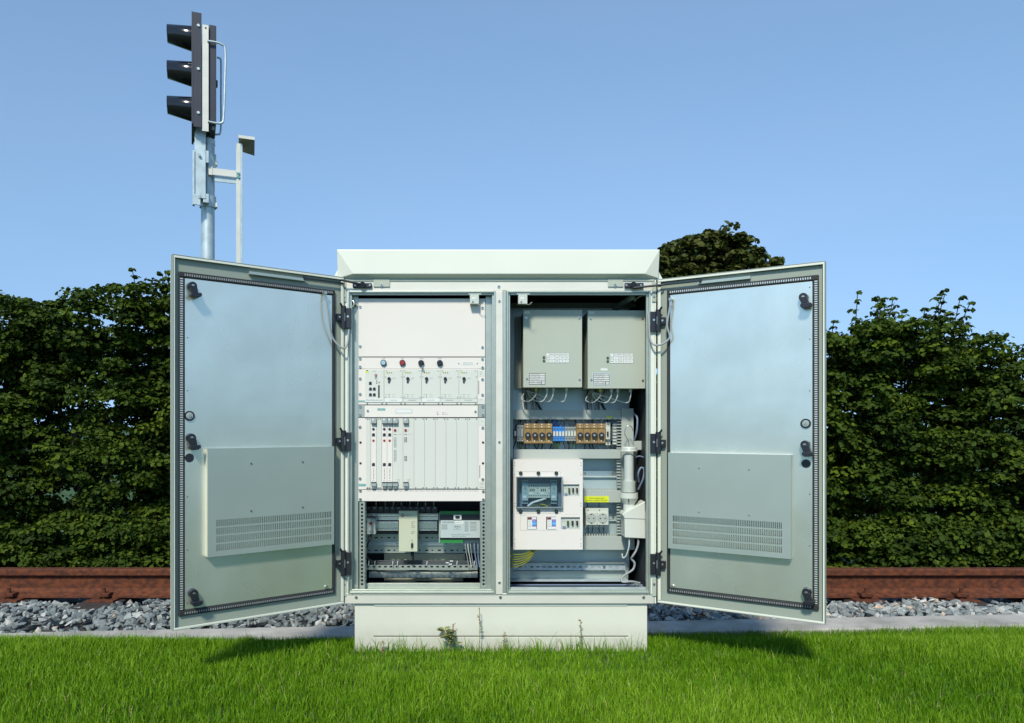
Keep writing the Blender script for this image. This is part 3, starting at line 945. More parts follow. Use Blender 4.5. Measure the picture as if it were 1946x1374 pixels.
# frame
top = part('top_beam', CAB, lambda m: (m.box(cx(655), cx(1243), F, F + 0.03, cz(552.5), cz(531), 'galvb'),
                                       m.box(cx(655), cx(1243), F - 0.003, F - 0.0003, cz(535), cz(529), 'gbox')), bevel=0.001)
for px, py in ((948, 544.5),): screw(top, px, py, F)
bot = part('bottom_beam', CAB, lambda m: (m.box(cx(655), cx(1243), F, F + 0.03, cz(1147), cz(1128), 'galvb'),
                                          m.box(cx(655), cx(1243), F - 0.002, F - 0.0003, cz(1130.5), cz(1128.5), 'galv')), bevel=0.001)
for px in (677, 951, 1223): screw(bot, px, 1135, F)
part('corner_stile', CAB, lambda m: m.box(cx(653), cx(661), F + 0.001, F + 0.03, cz(1128), cz(552.5), 'cream'), bevel=0.0015)
part('corner_stile', CAB, lambda m: m.box(cx(1236), cx(1244), F + 0.001, F + 0.03, cz(1128), cz(552.5), 'cream'), bevel=0.0015)
post = part('centre_post', CAB, lambda m: (m.box(cx(942), cx(955.5), F - 0.002, F + 0.03, cz(1130), cz(552.8), 'galvb'),
                                           m.box(cx(955.5), cx(962), F + 0.002, F + 0.05, cz(1129), cz(553), 'galv')), bevel=0.0015)
for py in (572, 840, 1107): screw(post, 949, py, F - 0.002, 2.8)
def lip(a, b_, c, d):
    def fn(m):
        for (w_, y_, dep) in ((3.2, F - 0.005, 0.04), (7.0, F + 0.006, 0.012)):
            m.box(cx(a), cx(a + w_), y_, y_ + dep, cz(d), cz(c), 'galv')
            m.box(cx(b_ - w_), cx(b_), y_, y_ + dep, cz(d), cz(c), 'galv')
            m.box(cx(a + w_) + 0.0002, cx(b_ - w_) - 0.0002, y_, y_ + dep, cz(c + w_), cz(c), 'galv')
            m.box(cx(a + w_) + 0.0002, cx(b_ - w_) - 0.0002, y_, y_ + dep, cz(d), cz(d - w_), 'galv')
    return part('opening_lip', CAB, fn, bevel=0.001)
lip(661, 942, 553, 1127.5)
lip(962.5, 1236, 553, 1127.5)
# little plates and door stay brackets under the hood
for (a, b_, sc) in ((710, 741, 725), (1155, 1184, 1169)):
    p_ = part('fixing_plate', CAB, lambda m: m.box(cx(a), cx(b_), F - 0.005, F - 0.0032, cz(545.5), cz(530), 'gbox'), bevel=0.0015)
    screw(p_, sc, 541.5, F - 0.005, 3.4)
for (a, b_, s_) in ((671, 707, 1), (1186, 1222, -1)):
    p_ = part('stay_bracket', CAB, lambda m: (m.box(cx(a), cx(b_), F - 0.012, F - 0.0035, cz(548), cz(538.5), 'black'),
                                              m.cyl(P((a + b_) / 2, 541, F - 0.012), P((a + b_) / 2, 541, F - 0.022), 0.011, None, 14, 'black')), bevel=0.002)
    for px in (a + 4, b_ - 4): screw(p_, px, 542, F - 0.012, 2.2)
for (p0, p1) in (((690, 541), (648, 532)), ((1204, 547), (1262, 541))):
    part('door_stay', CAB, lambda m: m.tube([P(*p0, F - 0.018), P(*p1, F - 0.03)], 0.004, 'black', 8, 1))
for (a, b_) in ((650, 658), (1239, 1247)):
    for (c, d, sc) in ((536, 574, 563), (1098, 1133, 1110)):
        p_ = part('corner_plate', CAB, lambda m: m.box(cx(a), cx(b_), F - 0.004, F + 0.0005, cz(d), cz(c), 'gbox'), bevel=0.0015)
        screw(p_, (a + b_) / 2, sc, F - 0.004, 2.6)

# ---- door switches hanging from the top lip
for a, nm in ((893, 0), (985, 1)):
    sw = part('door_switch', CAB, lambda m: (m.pb(a, a + 17, 560, 577, F - 0.004, 0.03, 'plastic'),
                                             m.pb(a + 4, a + 11, 565, 568.5, F - 0.0046, 0.0005, 'label'),
                                             m.pb(a - 3, a + 22, 557.5, 560, F - 0.002, 0.02, 'galv')), bevel=0.0012)
    screw(sw, a + 5.5, 573, F - 0.004, 2)
    part('lever', sw, lambda m: m.tube([P(a + 12, 577, F), P(a + 20, 579, F - 0.012), P(a + 26, 574, F - 0.014)], 0.0012, 'screw', 6, 4))

# ---- 19 inch rack on the left
Yr = F + 0.028
part('rack_upright', CAB, lambda m: (m.pb(668, 681, 561, 1119, Yr + 0.006, 0.002, 'galv'), m.pb(668, 669, 561, 1119, Yr - 0.02, 0.026, 'galv')), bevel=0.0006)
part('rack_upright', CAB, lambda m: (m.pb(922.5, 936, 561, 1119, Yr + 0.006, 0.002, 'galv'), m.pb(936, 937.5, 561, 1119, Yr - 0.02, 0.026, 'dark')), bevel=0.0006)
for px, c0 in ((683, 0), (914, 0)):
    holes = []
    py = 957
    while py < 1112:
        holes.append((px + 3, px + 7, py, py + 4)); py += 7.2
    part('perforated_rail', CAB, lambda m: m.pplate(px, px + 9.5, 953, 1119, Yr + 0.002, 0.002, holes, 'galv'))
for px in (692.5, 912.5):
    holes = []
    py = 957
    while py < 1112:
        holes.append((py, py + 4)); py += 7.2
    def flange(m):
        x0 = X(px, Yr)
        prev = Z(1119, Yr)
        for (a, b_) in reversed(holes):
            za, zb = Z(b_, Yr), Z(a, Yr)
            m.box(x0, x0 + 0.002, Yr + 0.004, Yr + 0.045, prev, za, 'galv')
            m.box(x0, x0 + 0.002, Yr + 0.004, Yr + 0.015, za, zb, 'galv')
            m.box(x0, x0 + 0.002, Yr + 0.032, Yr + 0.045, za, zb, 'galv')
            prev = zb
        m.box(x0, x0 + 0.002, Yr + 0.004, Yr + 0.045, prev, Z(953, Yr), 'galv')
    part('perforated_flange', CAB, flange)

def rpanel(name, a, b_, c, d, m_='white', label=None, screws=(), Y=Yr, dep=0.003, bevel=0.0006, extra=None):
    def fn(m):
        m.pb(a, b_, c + 0.3, d - 0.3, Y, dep, m_)
        if extra: extra(m)
    o = part(name, CAB, fn, label, bevel)
    for px, py in screws: screw(o, px, py, Y)
    return o
rpanel('blank_panel', 681, 922, 567, 678, 'white', 'large plain white panel at the top of the rack', ((684.5, 583), (684.5, 658), (917, 585), (917, 660)))
# control strip
cp = rpanel('control_strip', 681, 922, 679, 701, 'white', 'white strip with one pale blue, one red and two black buttons', ((684.5, 681.5), (684.5, 697), (917, 682.5), (917, 698.5)),
            extra=lambda m: (m.pb(877, 901, 687.5, 693.5, Yr - 0.0006, 0.0006, 'label'),
                             m.text('TELEKOM SK', 889, 689.3, 2.0, Yr - 0.0008, 'gprint', width=19), m.text('KONTROLA NAPATIA', 889, 692, 1.8, Yr - 0.0008, 'gprint', width=20),
                             m.disc(872, 691, Yr, 1.1, 0.001, 'print', 8), m.disc(907, 691, Yr, 1.1, 0.001, 'print', 8),
                             m.text('LAMP', 729, 681.5, 2.2, Yr - 0.0004, 'gprint'), m.text('TEST', 765, 681.5, 2.2, Yr - 0.0004, 'gprint'),
                             m.text('MODE', 800.5, 681.5, 2.2, Yr - 0.0004, 'gprint'), m.text('RESET', 836, 681.5, 2.2, Yr - 0.0004, 'gprint')))
def knob(px, py, Y, col, ring='black', r=5.6, parent=cp, name='button', label=None):
    return part(name, parent, lambda m: (m.ring(px, py, Y, r, 1.5, 0.008, ring), m.disc(px, py, Y, r - 1.4, 0.010 if col != 'black' else 0.012, col, 20)), label)
knob(729, 689.5, Yr, 'ltblue', label='pale blue button'); knob(765, 689.5, Yr, 'red', label='red button')
ks = knob(800.5, 690, Yr, 'black', label='black key switch with its key')
part('key', CAB, lambda m: (m.pb(799.2, 801.8, 688, 697, Yr - 0.022, 0.010, 'black'), m.ring(802.5, 697, Yr - 0.018, 2.4, 0.8, 0.002, 'screw', 12)))
knob(836, 690, Yr, 'black', label='black button')

# power module sub-rack
sr = rpanel('subrack_frame', 681, 922, 701, 769, 'white', 'white sub-rack frame round the five power modules', ((684.5, 719.5), (684.5, 749), (917, 721), (917, 750.5)), Y=Yr + 0.001, dep=0.002,
            extra=lambda m: (m.pb(693, 908, 764.6, 768.6, Yr - 0.0005, 0.0015, 'card'),
                             m.pb(681.5, 693.5, 761, 764.5, Yr + 0.0004, 0.0005, 'teal'), m.text('SIEMENS', 687.5, 762.8, 2.0, Yr, 'label', width=10),
                             m.pb(908, 921, 704, 715, Yr + 0.0004, 0.0005, 'card'), m.text('UPS', 914, 707, 2, Yr + 0.0002, 'gprint'), m.text('48V', 914, 711, 2, Yr + 0.0002, 'gprint'),
                             m.pb(909.3, 910.3, 724, 749, Yr + 0.0002, 0.0007, 'print'),
                             m.pb(908, 921, 757, 768, Yr + 0.0004, 0.0005, 'card'), m.text('TYP', 914, 760, 2, Yr + 0.0002, 'gprint')))
for px in [698, 726] + [p for i in range(5) for p in (734 + 35.5 * i, 762 + 35.5 * i)]:
    screw(sr, px, 766.6, Yr - 0.0006, 1.5)
def port(m, px, py, Y, k=2.6):
    m.pb(px - k - .5, px + k + .5, py - k - .5, py + k + .8, Y - 0.0005, 0.0005, 'greyt')
    m.pb(px - k, px + k, py - k, py + k, Y - 0.0012, 0.0007, 'black')
    m.pb(px - 1.1, px + 1.1, py - k - 1.0, py - k, Y - 0.0012, 0.0007, 'black')
def ctrl(m):
    Y = Yr - 0.003
    m.pb(693.5, 729.5, 702.5, 764.3, Y, 0.004, 'card')
    m.pb(694, 729, 757.5, 764, Y - 0.0004, 0.0004, 'label')
    m.text('STROMVERSORGUNG', 711, 760.6, 2.4, Y - 0.0007, 'print', width=32)
    m.pb(694.5, 700.5, 705, 708, Y - 0.0005, 0.0005, 'yellow'); m.pb(696, 699.5, 703.2, 705, Y - 0.0005, 0.0005, 'print')
    m.text('SITOP', 711.5, 705.6, 1.8, Y - 0.0004, 'teal', width=6.5)
    m.disc(714.3, 712.7, Y, 2.4, 0.003, 'red', 12); m.disc(714.3, 712.7, Y - 0.003, 1.0, 0.0008, 'label', 8)
    for a in (713.2, 716):
        for b_ in (717.2, 719.8): m.disc(a, b_, Y, 0.9, 0.001, 'print', 6)
    for p_ in ((716, 724), (716, 728), (720.5, 726.6)): m.disc(*p_, Y, 1.1, 0.001, 'black', 8)
    for p_ in ((703.8, 728.6), (704, 739.5), (711.3, 739.5), (704, 750.5), (711.3, 750.5)): port(m, p_[0], p_[1], Y, 2.4)
    m.pb(718.6, 721.4, 732, 756, Y - 0.0008, 0.0008, 'black')
part('controller_module', sr, ctrl, 'module with five network ports and a red button', 0.0004)
for i in range(5):
    a = 730.6 + 35.55 * i
    def pm(m):
        Y = Yr - 0.003
        m.pb(a, a + 34.6, 702.5, 764.3, Y, 0.004, 'card')
        if i in (0, 2): m.pb(a + .6, a + 34, 757.5, 764, Y - 0.0004, 0.0004, 'label')
        else: m.pb(a + .6, a + 34, 757.2, 757.7, Y - 0.0003, 0.0003, 'gprint')
        m.text('POWER SUPPLY', a + 17, 760.8, 2.2, Y - 0.0006, 'gprint', width=15)
        m.pb(a + 3.6, a + 6.8, 706.4, 709.4, Y - 0.0005, 0.0005, 'yellow'); m.pb(a + 4.4, a + 6, 706.9, 708.9, Y - 0.0008, 0.0004, 'print')
        for dx in (9.2, 13.4):
            m.add([P(a + dx - 1.5, 709.3, Y - 0.0006), P(a + dx + 1.5, 709.3, Y - 0.0006), P(a + dx, 706.5, Y - 0.0006)], [(0, 1, 2)], 'brown')
        m.text('ON/OFF', a + 18, 719, 1.9, Y - 0.0004, 'gprint', width=6)
        m.disc(a + 9, 719.8, Y, 3.2, 0.006, 'black', 16); m.disc(a + 8.7, 726, Y, 2.0, 0.003, 'black', 10)
        for b_ in (750, 754.4):
            m.disc(a + 9, b_, Y, 0.9, 0.001, 'print', 6); m.text('OUT', a + 4.5, b_, 1.4, Y - 0.0004, 'gprint'); m.text('24 V DC', a + 17.5, b_, 1.6, Y - 0.0004, 'gprint', width=6)
        for (dx, py) in ((3, 704.2), (31, 704.2), (1.8, 716), (32.3, 716), (1.8, 755), (32.3, 755)): m.disc(a + dx, py, Y, 1.3, 0.0008, 'screw', 8)
    part('power_module', sr, pm, ('leftmost power module', 'second power module', 'middle power module', 'fourth power module', 'rightmost power module')[i], 0.0004)

# slim tray
tr = rpanel('tray_unit', 693, 908, 770, 793, 'white', 'slim tray with a framed white display label', (), Y=Yr - 0.006, dep=0.01,
            extra=lambda m: (m.pb(717.5, 732, 776, 780, Yr - 0.0066, 0.0006, 'teal'), m.text('SIEMENS', 724.8, 778, 2.2, Yr - 0.0068, 'label', width=11),
                             m.pb(752, 783, 777.2, 785.2, Yr - 0.0064, 0.0004, 'gprint'), m.pb(752.5, 782.5, 777.7, 784.7, Yr - 0.0067, 0.0004, 'label'),
                             m.disc(831.8, 787, Yr - 0.006, 1.1, 0.001, 'print', 8), m.disc(841.8, 784, Yr - 0.006, .8, 0.001, 'print', 8), m.disc(841.8, 787, Yr - 0.006, .9, 0.001, 'print', 8),
                             m.text('RESET', 831.8, 783.5, 1.5, Yr - 0.0063, 'gprint'), m.text('ON', 846, 784, 1.5, Yr - 0.0063, 'gprint'), m.text('ERROR', 848, 787, 1.5, Yr - 0.0063, 'gprint')))
screw(tr, 699, 780.5, Yr - 0.006, 2.6); screw(tr, 903.5, 782, Yr - 0.006, 2.6)
for a, b_, s_ in ((681, 693, 684.5), (908.4, 922, 917.5)):
    o = rpanel('tray_flange', a, b_, 769.5, 793.5, 'lev', None, ((s_, 772.5), (s_, 788.5)), Y=Yr)
# card sub-rack
cs = rpanel('card_frame', 681, 922, 794, 930, 'white', 'white sub-rack frame round the upright cards', ((684.3, 811.5), (684.3, 909.5), (917.5, 813), (917.5, 911)), Y=Yr + 0.001, dep=0.002,
            extra=lambda m: (m.pb(681.5, 695, 919.5, 924, Yr + 0.0004, 0.0005, 'teal'), m.text('SIEMENS', 688.2, 921.8, 2.2, Yr, 'label', width=11),
                             m.pb(909.5, 922, 795, 808.5, Yr + 0.0003, 0.0006, 'card'), m.text('TYP', 916, 801, 2, Yr, 'gprint'),
                             m.pb(909.5, 922, 915, 929.5, Yr + 0.0003, 0.0006, 'card'), m.text('LAMP', 916, 918, 2, Yr, 'gprint'), m.text('TEST', 916, 921, 2, Yr, 'gprint'), m.text('RESET', 916, 926, 2, Yr, 'gprint'),
                             m.pb(911.2, 912.2, 884, 908, Yr + 0.0002, 0.0007, 'print')))
for px in (685.2, 918):
    for py in (841, 880.5): part('slot_hole', cs, lambda m: m.disc(px, py, Yr + 0.001, 2.3, 0.0007, 'black', 12))
Yc = Yr - 0.002
def cardface(a, b_, fn=None, name='blank_card', label=None, mat_='card', screws=True):
    def g_(m):
        m.pb(a + 0.35, b_ - 0.35, 794.5, 928.5, Yc, 0.003, mat_)
        if screws:
            for px in (a + 3.2, b_ - 3.2):
                for py in (796.5, 927): m.disc(px, py, Yc, 1.1, 0.0008, 'print', 8)
        if fn: fn(m)
    return part(name, cs, g_, label, 0.0004)
def levers(m, a, b_):
    m.pb(a, b_, 794.6, 805, Yc - 0.010, 0.0098, 'lev'); m.pb(a, b_, 804, 805.6, Yc - 0.012, 0.0118, 'print')
    m.pb(a + 2, a + 5, 796, 799, Yc - 0.0105, 0.0005, 'label')
    m.pb(a, b_, 916.2, 917.6, Yc - 0.012, 0.0118, 'print'); m.pb(a, b_, 917.6, 924, Yc - 0.010, 0.0098, 'lev')
    m.pb(a + 1.5, b_ - 1.5, 924, 928, Yc - 0.008, 0.0078, 'greyt'); m.pb(a + 2.5, a + 4.2, 924.5, 927, Yc - 0.0085, 0.0005, 'print'); m.pb(b_ - 4, b_ - 2.5, 924.5, 927, Yc - 0.0085, 0.0005, 'print')
def cpu(a, b_):
    c = (a + b_) / 2 - 0.3
    def fn(m):
        levers(m, a + .4, b_ - .4)
        m.disc(c, 815.5, Yc, 2.5, 0.002, 'black', 12)
        port(m, c, 826.5, Yc, 2.5)
        m.disc(c, 837.2, Yc, 2.2, 0.002, 'red', 12)
        port(m, c, 883, Yc, 2.5)
        for k_ in range(8): m.disc(c + .4, 891 + 2.6 * k_, Yc, 0.8, 0.0006, 'print', 6)
        m.text('CPU', c, 913, 1.8, Yc - 0.0003, 'gprint')
    return fn
cardface(695, 704.8, None, 'blank_card', None, 'card')
cardface(704.8, 715.2, cpu(704.8, 715.2), 'processor_card', 'processor card standing alone on the left', 'white', False)
cardface(715.2, 725.6)
cardface(725.6, 735.7, cpu(725.6, 735.7), 'processor_card', 'left card of the adjoining pair of processor cards', 'white', False)
cardface(735.7, 746, cpu(735.7, 746), 'processor_card', 'right card of the adjoining pair of processor cards', 'white', False)
def io(a, b_, lo, hi, greenish):
    def fn(m):
        levers(m, a + .4, a + 10)
        m.disc(a + 4.8, 817.6, Yc, 2.5, 0.003, 'red', 12)
        m.text('LT', a + 11, 817.6, 1.6, Yc - 0.0003, 'gprint')
        for x_ in (0, 2.8): m.disc(a + 3.4 + x_, 825.7, Yc, 1.0, 0.0006, 'green' if greenish else 'print', 6)
        m.text('ON    BF', a + 13, 825.7, 1.5, Yc - 0.0003, 'gprint')
        for (s_, e_) in (lo, hi):
            py = s_
            while py <= e_:
                for x_ in (0, 2.8): m.pb(a + 2.5 + x_, a + 4.5 + x_, py - .8, py + .8, Yc - 0.0006, 0.0006, 'greyt' if greenish else 'print')
                if not greenish: m.text('--  --', a + 14, py, 1.4, Yc - 0.0003, 'gprint')
                py += 2.5
        m.text('INOM', a + 11, 911.5, 1.8, Yc - 0.0003, 'gprint'); m.text('2x16', a + 11, 914, 1.8, Yc - 0.0003, 'gprint')
    return fn
cardface(746, 766, io(746, 766, (832, 851), (856, 876), True), 'signal_card', 'signal card with green indicator rows', 'card', False)
cardface(766, 786.8, io(766, 786.8, (832, 840.5), (867.5, 876), False), 'signal_card', 'signal card with dark indicator rows', 'card', False)
for i in range(6): cardface(786.8 + 20.35 * i, 786.8 + 20.35 * (i + 1))
rpanel('slot_label_panel', 681, 922, 930.5, 952.5, 'white', 'white strip with slot captions below the cards', ((685, 932.5), (685, 949), (918.5, 934), (918.5, 949.5)),
       extra=lambda m: [m.text(t_, 701 + 10.2 * i, 932.8, 1.9, Yr - 0.0004, 'print', width=7.6) for i, t_ in enumerate(
           ['Com A', 'CPU A', 'Com B', 'CPU B', 'CPU C', 'Slot 1', 'Slot 2', 'Slot 3', 'Slot 4', 'Slot 5', 'Slot 6', 'Slot 7', 'Slot 8', 'Slot 9', 'Slot 10', 'Slot 11', 'Slot 12', 'Slot 13', 'Slot 14', 'Slot 15', 'Slot 16'])])

# ---- lower left bay
Yd = F + 0.20
part('din_rail', CAB, lambda m: (m.pb(695, 833, 975.5, 977, Yd, 0.03, 'galv'), m.pb(695, 833, 977.4, 981.5, Yd + 0.004, 0.004, 'alu'), m.pb(695, 833, 982, 988.5, Yd + 0.008, 0.004, 'alu')), bevel=0.0005)
for a, b_ in ((716, 757), (794, 831)):
    part('aluminium_profile', CAB, lambda m: (m.pb(a, b_, 991, 993, Yd - 0.012, 0.02, 'alu'), m.pb(a, b_, 993.4, 1005, Yd - 0.010, 0.02, 'alu'), m.pb(a, b_, 1005.4, 1008, Yd - 0.012, 0.02, 'alu')), bevel=0.0006)
part('backing_strip', CAB, lambda m: m.pb(694, 835, 1008, 1015, Yd + 0.006, 0.004, 'dark'))
for k_ in range(12):
    part('circuit_breaker', CAB, lambda m: (m.pb(695 + 11.4 * k_, 705.8 + 11.4 * k_, 962.5, 974.5, Yd - 0.01, 0.04, 'wirebg' if 0 else 'black'), m.pb(698.5 + 11.4 * k_, 702 + 11.4 * k_, 964, 967, Yd - 0.012, 0.002, 'greyt')), bevel=0.0008)
def bundle(m):
    for k_ in range(22):
        px = 716 + 5.2 * k_ + random.uniform(-1, 1)
        m.tube([P(px, 952, Yd - 0.02), P(px + random.uniform(-2, 2), 957, Yd - 0.025), P(px + random.uniform(-1, 1), 963, Yd)], 0.003, 'wiredk' if k_ % 3 else 'cable', 6, 3)
part('wire_bundle', CAB, bundle)
sm = part('surge_module', CAB, lambda m: (m.pb(697.5, 713, 987, 1007, F + 0.13, 0.06, 'plastic'), m.pb(697.5, 713.5, 1007, 1015, F + 0.126, 0.05, 'plastic'),
                                          m.disc(704.5, 994.5, F + 0.13, 2.8, 0.004, 'red', 14), m.text('TL 16', 705.5, 1010.5, 3, F + 0.1255, 'print', width=9),
                                          m.pb(698, 712, 985, 987, F + 0.13, 0.05, 'lev')), 'small grey module with a red button', 0.001)
def psu(m):
    Y = F + 0.10
    m.pb(758, 793, 971, 1048, Y, 0.09, 'stain')
    m.cyl(P(765.2, 979.3, Y), P(765.2, 979.3, Y) - Vector((0, 0.0006, 0)), 0.0068, None, 20, 'darkred')
    m.text('SRD', 765.2, 979.4, 3.6, Y - 0.0009, 'label', width=5.4)
    m.text('SHIP', 774, 979.4, 3.0, Y - 0.0004, 'print', width=5); m.text('2', 779.8, 979.4, 3.0, Y - 0.0004, 'print')
    for i, (py, t_) in enumerate(((991.8, 'OK'), (995.3, 'T'), (999, 'RxD'), (1002.4, 'TxD'), (1010, 'RX'), (1013.3, 'TX'))):
        m.disc(783, py, Y, 1.0, 0.001, 'print' if i in (1, 5) else 'gprint', 6); m.text(t_, 786.5, py, 1.9, Y - 0.0004, 'print')
    m.text('RS232', 783, 1026.4, 1.6, Y - 0.0004, 'print', width=4.4)
    m.pb(781, 785.2, 1032.5, 1041, Y - 0.003, 0.003, 'black'); m.disc(783, 1030, Y, 1.3, 0.001, 'screw', 6); m.disc(783, 1043.4, Y, 1.3, 0.001, 'screw', 6)
part('modem_unit', CAB, psu, 'tall beige unit with a dark red oval badge', 0.0012)
part('modem_plug', CAB, lambda m: (m.cyl(P(784, 1048, F + 0.13), P(784, 1056, F + 0.13), 0.0075, 0.006, 12, 'black'), m.tube([P(784, 1055, F + 0.13), P(785, 1062, F + 0.13), P(782, 1070, F + 0.14)], 0.0045, 'black')))
def iom(m):
    Y = F + 0.10
    m.pb(834, 915, 974, 1031, Y + 0.02, 0.06, 'lev')
    m.pb(836, 914, 978, 989, Y + 0.004, 0.016, 'black')
    m.pb(837.5, 913.5, 989, 1022, Y, 0.03, 'mlabel')
    m.pb(836, 914.5, 971.5, 978, Y + 0.008, 0.02, 'green')
    m.pb(836, 880, 1025, 1032, Y + 0.008, 0.02, 'green')
    m.pb(836, 914, 1022, 1025.5, Y + 0.006, 0.02, 'black')
    m.pb(862, 877, 978.5, 987.5, Y - 0.004, 0.006, 'label'); m.pb(865.5, 873.5, 980.5, 985.5, Y - 0.006, 0.003, 'black')
    Yl = Y - 0.0005
    m.text('SIEMENS', 869, 1001, 3.1, Yl, 'print', width=12)
    m.text('SAE', 868.5, 1004.2, 1.6, Yl, 'gprint'); m.text('LOGO MODUL 24', 868.5, 1006, 2.0, Yl, 'gprint', width=15)
    m.pb(839, 850, 996, 1006, Yl, 0.0004, 'lev'); m.pb(883, 890, 991, 1010, Yl, 0.0004, 'lev')
    m.pb(864.5, 880.5, 990, 995.5, Yl, 0.0004, 'label'); m.text('Serial 24-136', 872, 992.5, 1.5, Yl - 0.0003, 'print', width=11)
    for k_ in range(7): m.pb(893, 905 + (k_ % 3), 992 + 2.6 * k_, 993 + 2.6 * k_, Yl, 0.0004, 'gprint')
    m.text('Prog. outputs', 900, 992.2, 1.5, Yl - 0.0003, 'print', width=10)
    for k_ in range(9): m.pb(841 + 2.6 * k_, 842.6 + 2.6 * k_, 991, 994, Yl, 0.0004, 'gprint')
    m.text('Digital input 24V DC / analog input PT100', 876, 1016, 1.5, Yl, 'print', width=36)
    m.text('Supply 24V DC 0.5A  class 2', 872, 1019, 1.5, Yl, 'print', width=26)
    for k_ in range(16): m.pb(838 + 4.8 * k_, 838.5 + 4.8 * k_, 972, 977.5, Y + 0.0075, 0.0004, 'print')
part('io_module', CAB, iom, 'wide module with a printed label between green terminal strips', 0.0008)
Yp = F + 0.24
holes = []
for py in (1020.5, 1044.5):
    px = 700
    k_ = 0
    while px < 905:
        wd = 6 if k_ % 2 else 3
        holes.append((px, px + wd, py, py + 2.6)); px += 12; k_ += 1
part('slotted_plate', CAB, lambda m: m.pplate(694, 912, 1015, 1051, Yp, 0.002, holes, 'cover'))
part('slotted_plate_strip', CAB, lambda m: (m.pb(694, 912, 1030, 1037, Yp - 0.006, 0.005, 'galvp'), [m.disc(707 + 47 * q_, 1033.5, Yp - 0.006, 1.2, 0.0006, 'print', 6) for q_ in range(5)]), bevel=0.001)
part('rear_strip', CAB, lambda m: m.pb(730, 884, 1052, 1065, Yp + 0.05, 0.003, 'stain'))
holes = [(697 + 11.0 * k_, 702 + 11.0 * k_, 1075.4, 1078.6) for k_ in range(19)]
part('cable_rail', CAB, lambda m: m.pplate(693, 908, 1073.5, 1083, F + 0.15, 0.002, holes, 'galv'))
def harness(m):
    for k_ in range(9):
        z_ = 1067 + k_ * 0.95
        m.tube([P(694, z_ + random.uniform(-1, 1), F + 0.17 + 0.006 * (k_ % 3)), P(740, z_ + random.uniform(-1, 1), F + 0.165), P(800, z_ + random.uniform(-1, 1), F + 0.17), P(860, z_ + random.uniform(-1, 1), F + 0.17), P(913, z_ + random.uniform(-2, 1), F + 0.18)], 0.0032, 'wiredk', 6, 5)
    m.tube([P(762, 1068, F + 0.15), P(764, 1063, F + 0.14), P(772, 1062, F + 0.14), P(777, 1066, F + 0.145), P(770, 1070, F + 0.15), P(762, 1068, F + 0.15)], 0.001, 'wiredk', 6, 5)
part('cable_harness', CAB, harness)
for px in (701.5, 713, 747, 756, 812, 869, 902):
    part('cable_tie', CAB, lambda m: m.tube([P(px, 1066, F + 0.142), P(px - 0.8, 1072, F + 0.14), P(px + .5, 1078, F + 0.146)], 0.0016, 'wirelt', 6, 3))
for a, b_, c in ((855, 861, 1065.5), (847, 853, 1068.8), (853, 859, 1071.5)):
    part('cable_marker', CAB, lambda m: m.pb(a, b_, c, c + 1.6, F + 0.145, 0.004, 'label'))
part('surge_cable', CAB, lambda m: m.tube([P(706, 1015, F + 0.15), P(702, 1026, F + 0.14), P(696.5, 1042, F + 0.14), P(695, 1054, F + 0.14), P(701, 1063, F + 0.145), P(713, 1069, F + 0.15)], 0.0035, 'black', 8, 6))
for i, (px, e_, m_) in enumerate(((884, 888, 'cable'), (889, 893, 'wirelt'), (894, 897, 'cable'), (901, 904, 'wirebg'), (908, 909, 'wirebg'))):
    part('module_cable', CAB, lambda m: m.tube([P(px, 1024, F + 0.13), P(px + .5, 1040, F + 0.125), P(e_, 1060, F + 0.135), P(e_ + 3, 1078, F + 0.14)], 0.0019 if i < 3 else 0.003, m_, 8, 5))
part('cross_channel', CAB, lambda m: (m.pb(701, 908, 1088, 1098, F + 0.20, 0.01, 'galv'), m.pb(701, 908, 1086, 1088, F + 0.20, 0.05, 'galv')), bevel=0.001)
part('lower_reflector', CAB, lambda m: m.pb(730, 880, 1099, 1104, F + 0.30, 0.004, 'stain'))
part('base_channel', CAB, lambda m: (m.pb(693, 914, 1109, 1119.6, F + 0.06, 0.02, 'galv'), m.pb(669, 936, 1119.8, 1120.6, F + 0.035, 0.03, 'galv')), bevel=0.001)
part('cable_lug', CAB, lambda m: (m.tube([P(668, 568, F + 0.02), P(673, 576, F + 0.015), P(670, 584, F + 0.015)], 0.0035, 'screw'), m.cyl(P(670, 578, F + 0.03), P(678, 578, F + 0.02), 0.005, None, 8, 'screw')))

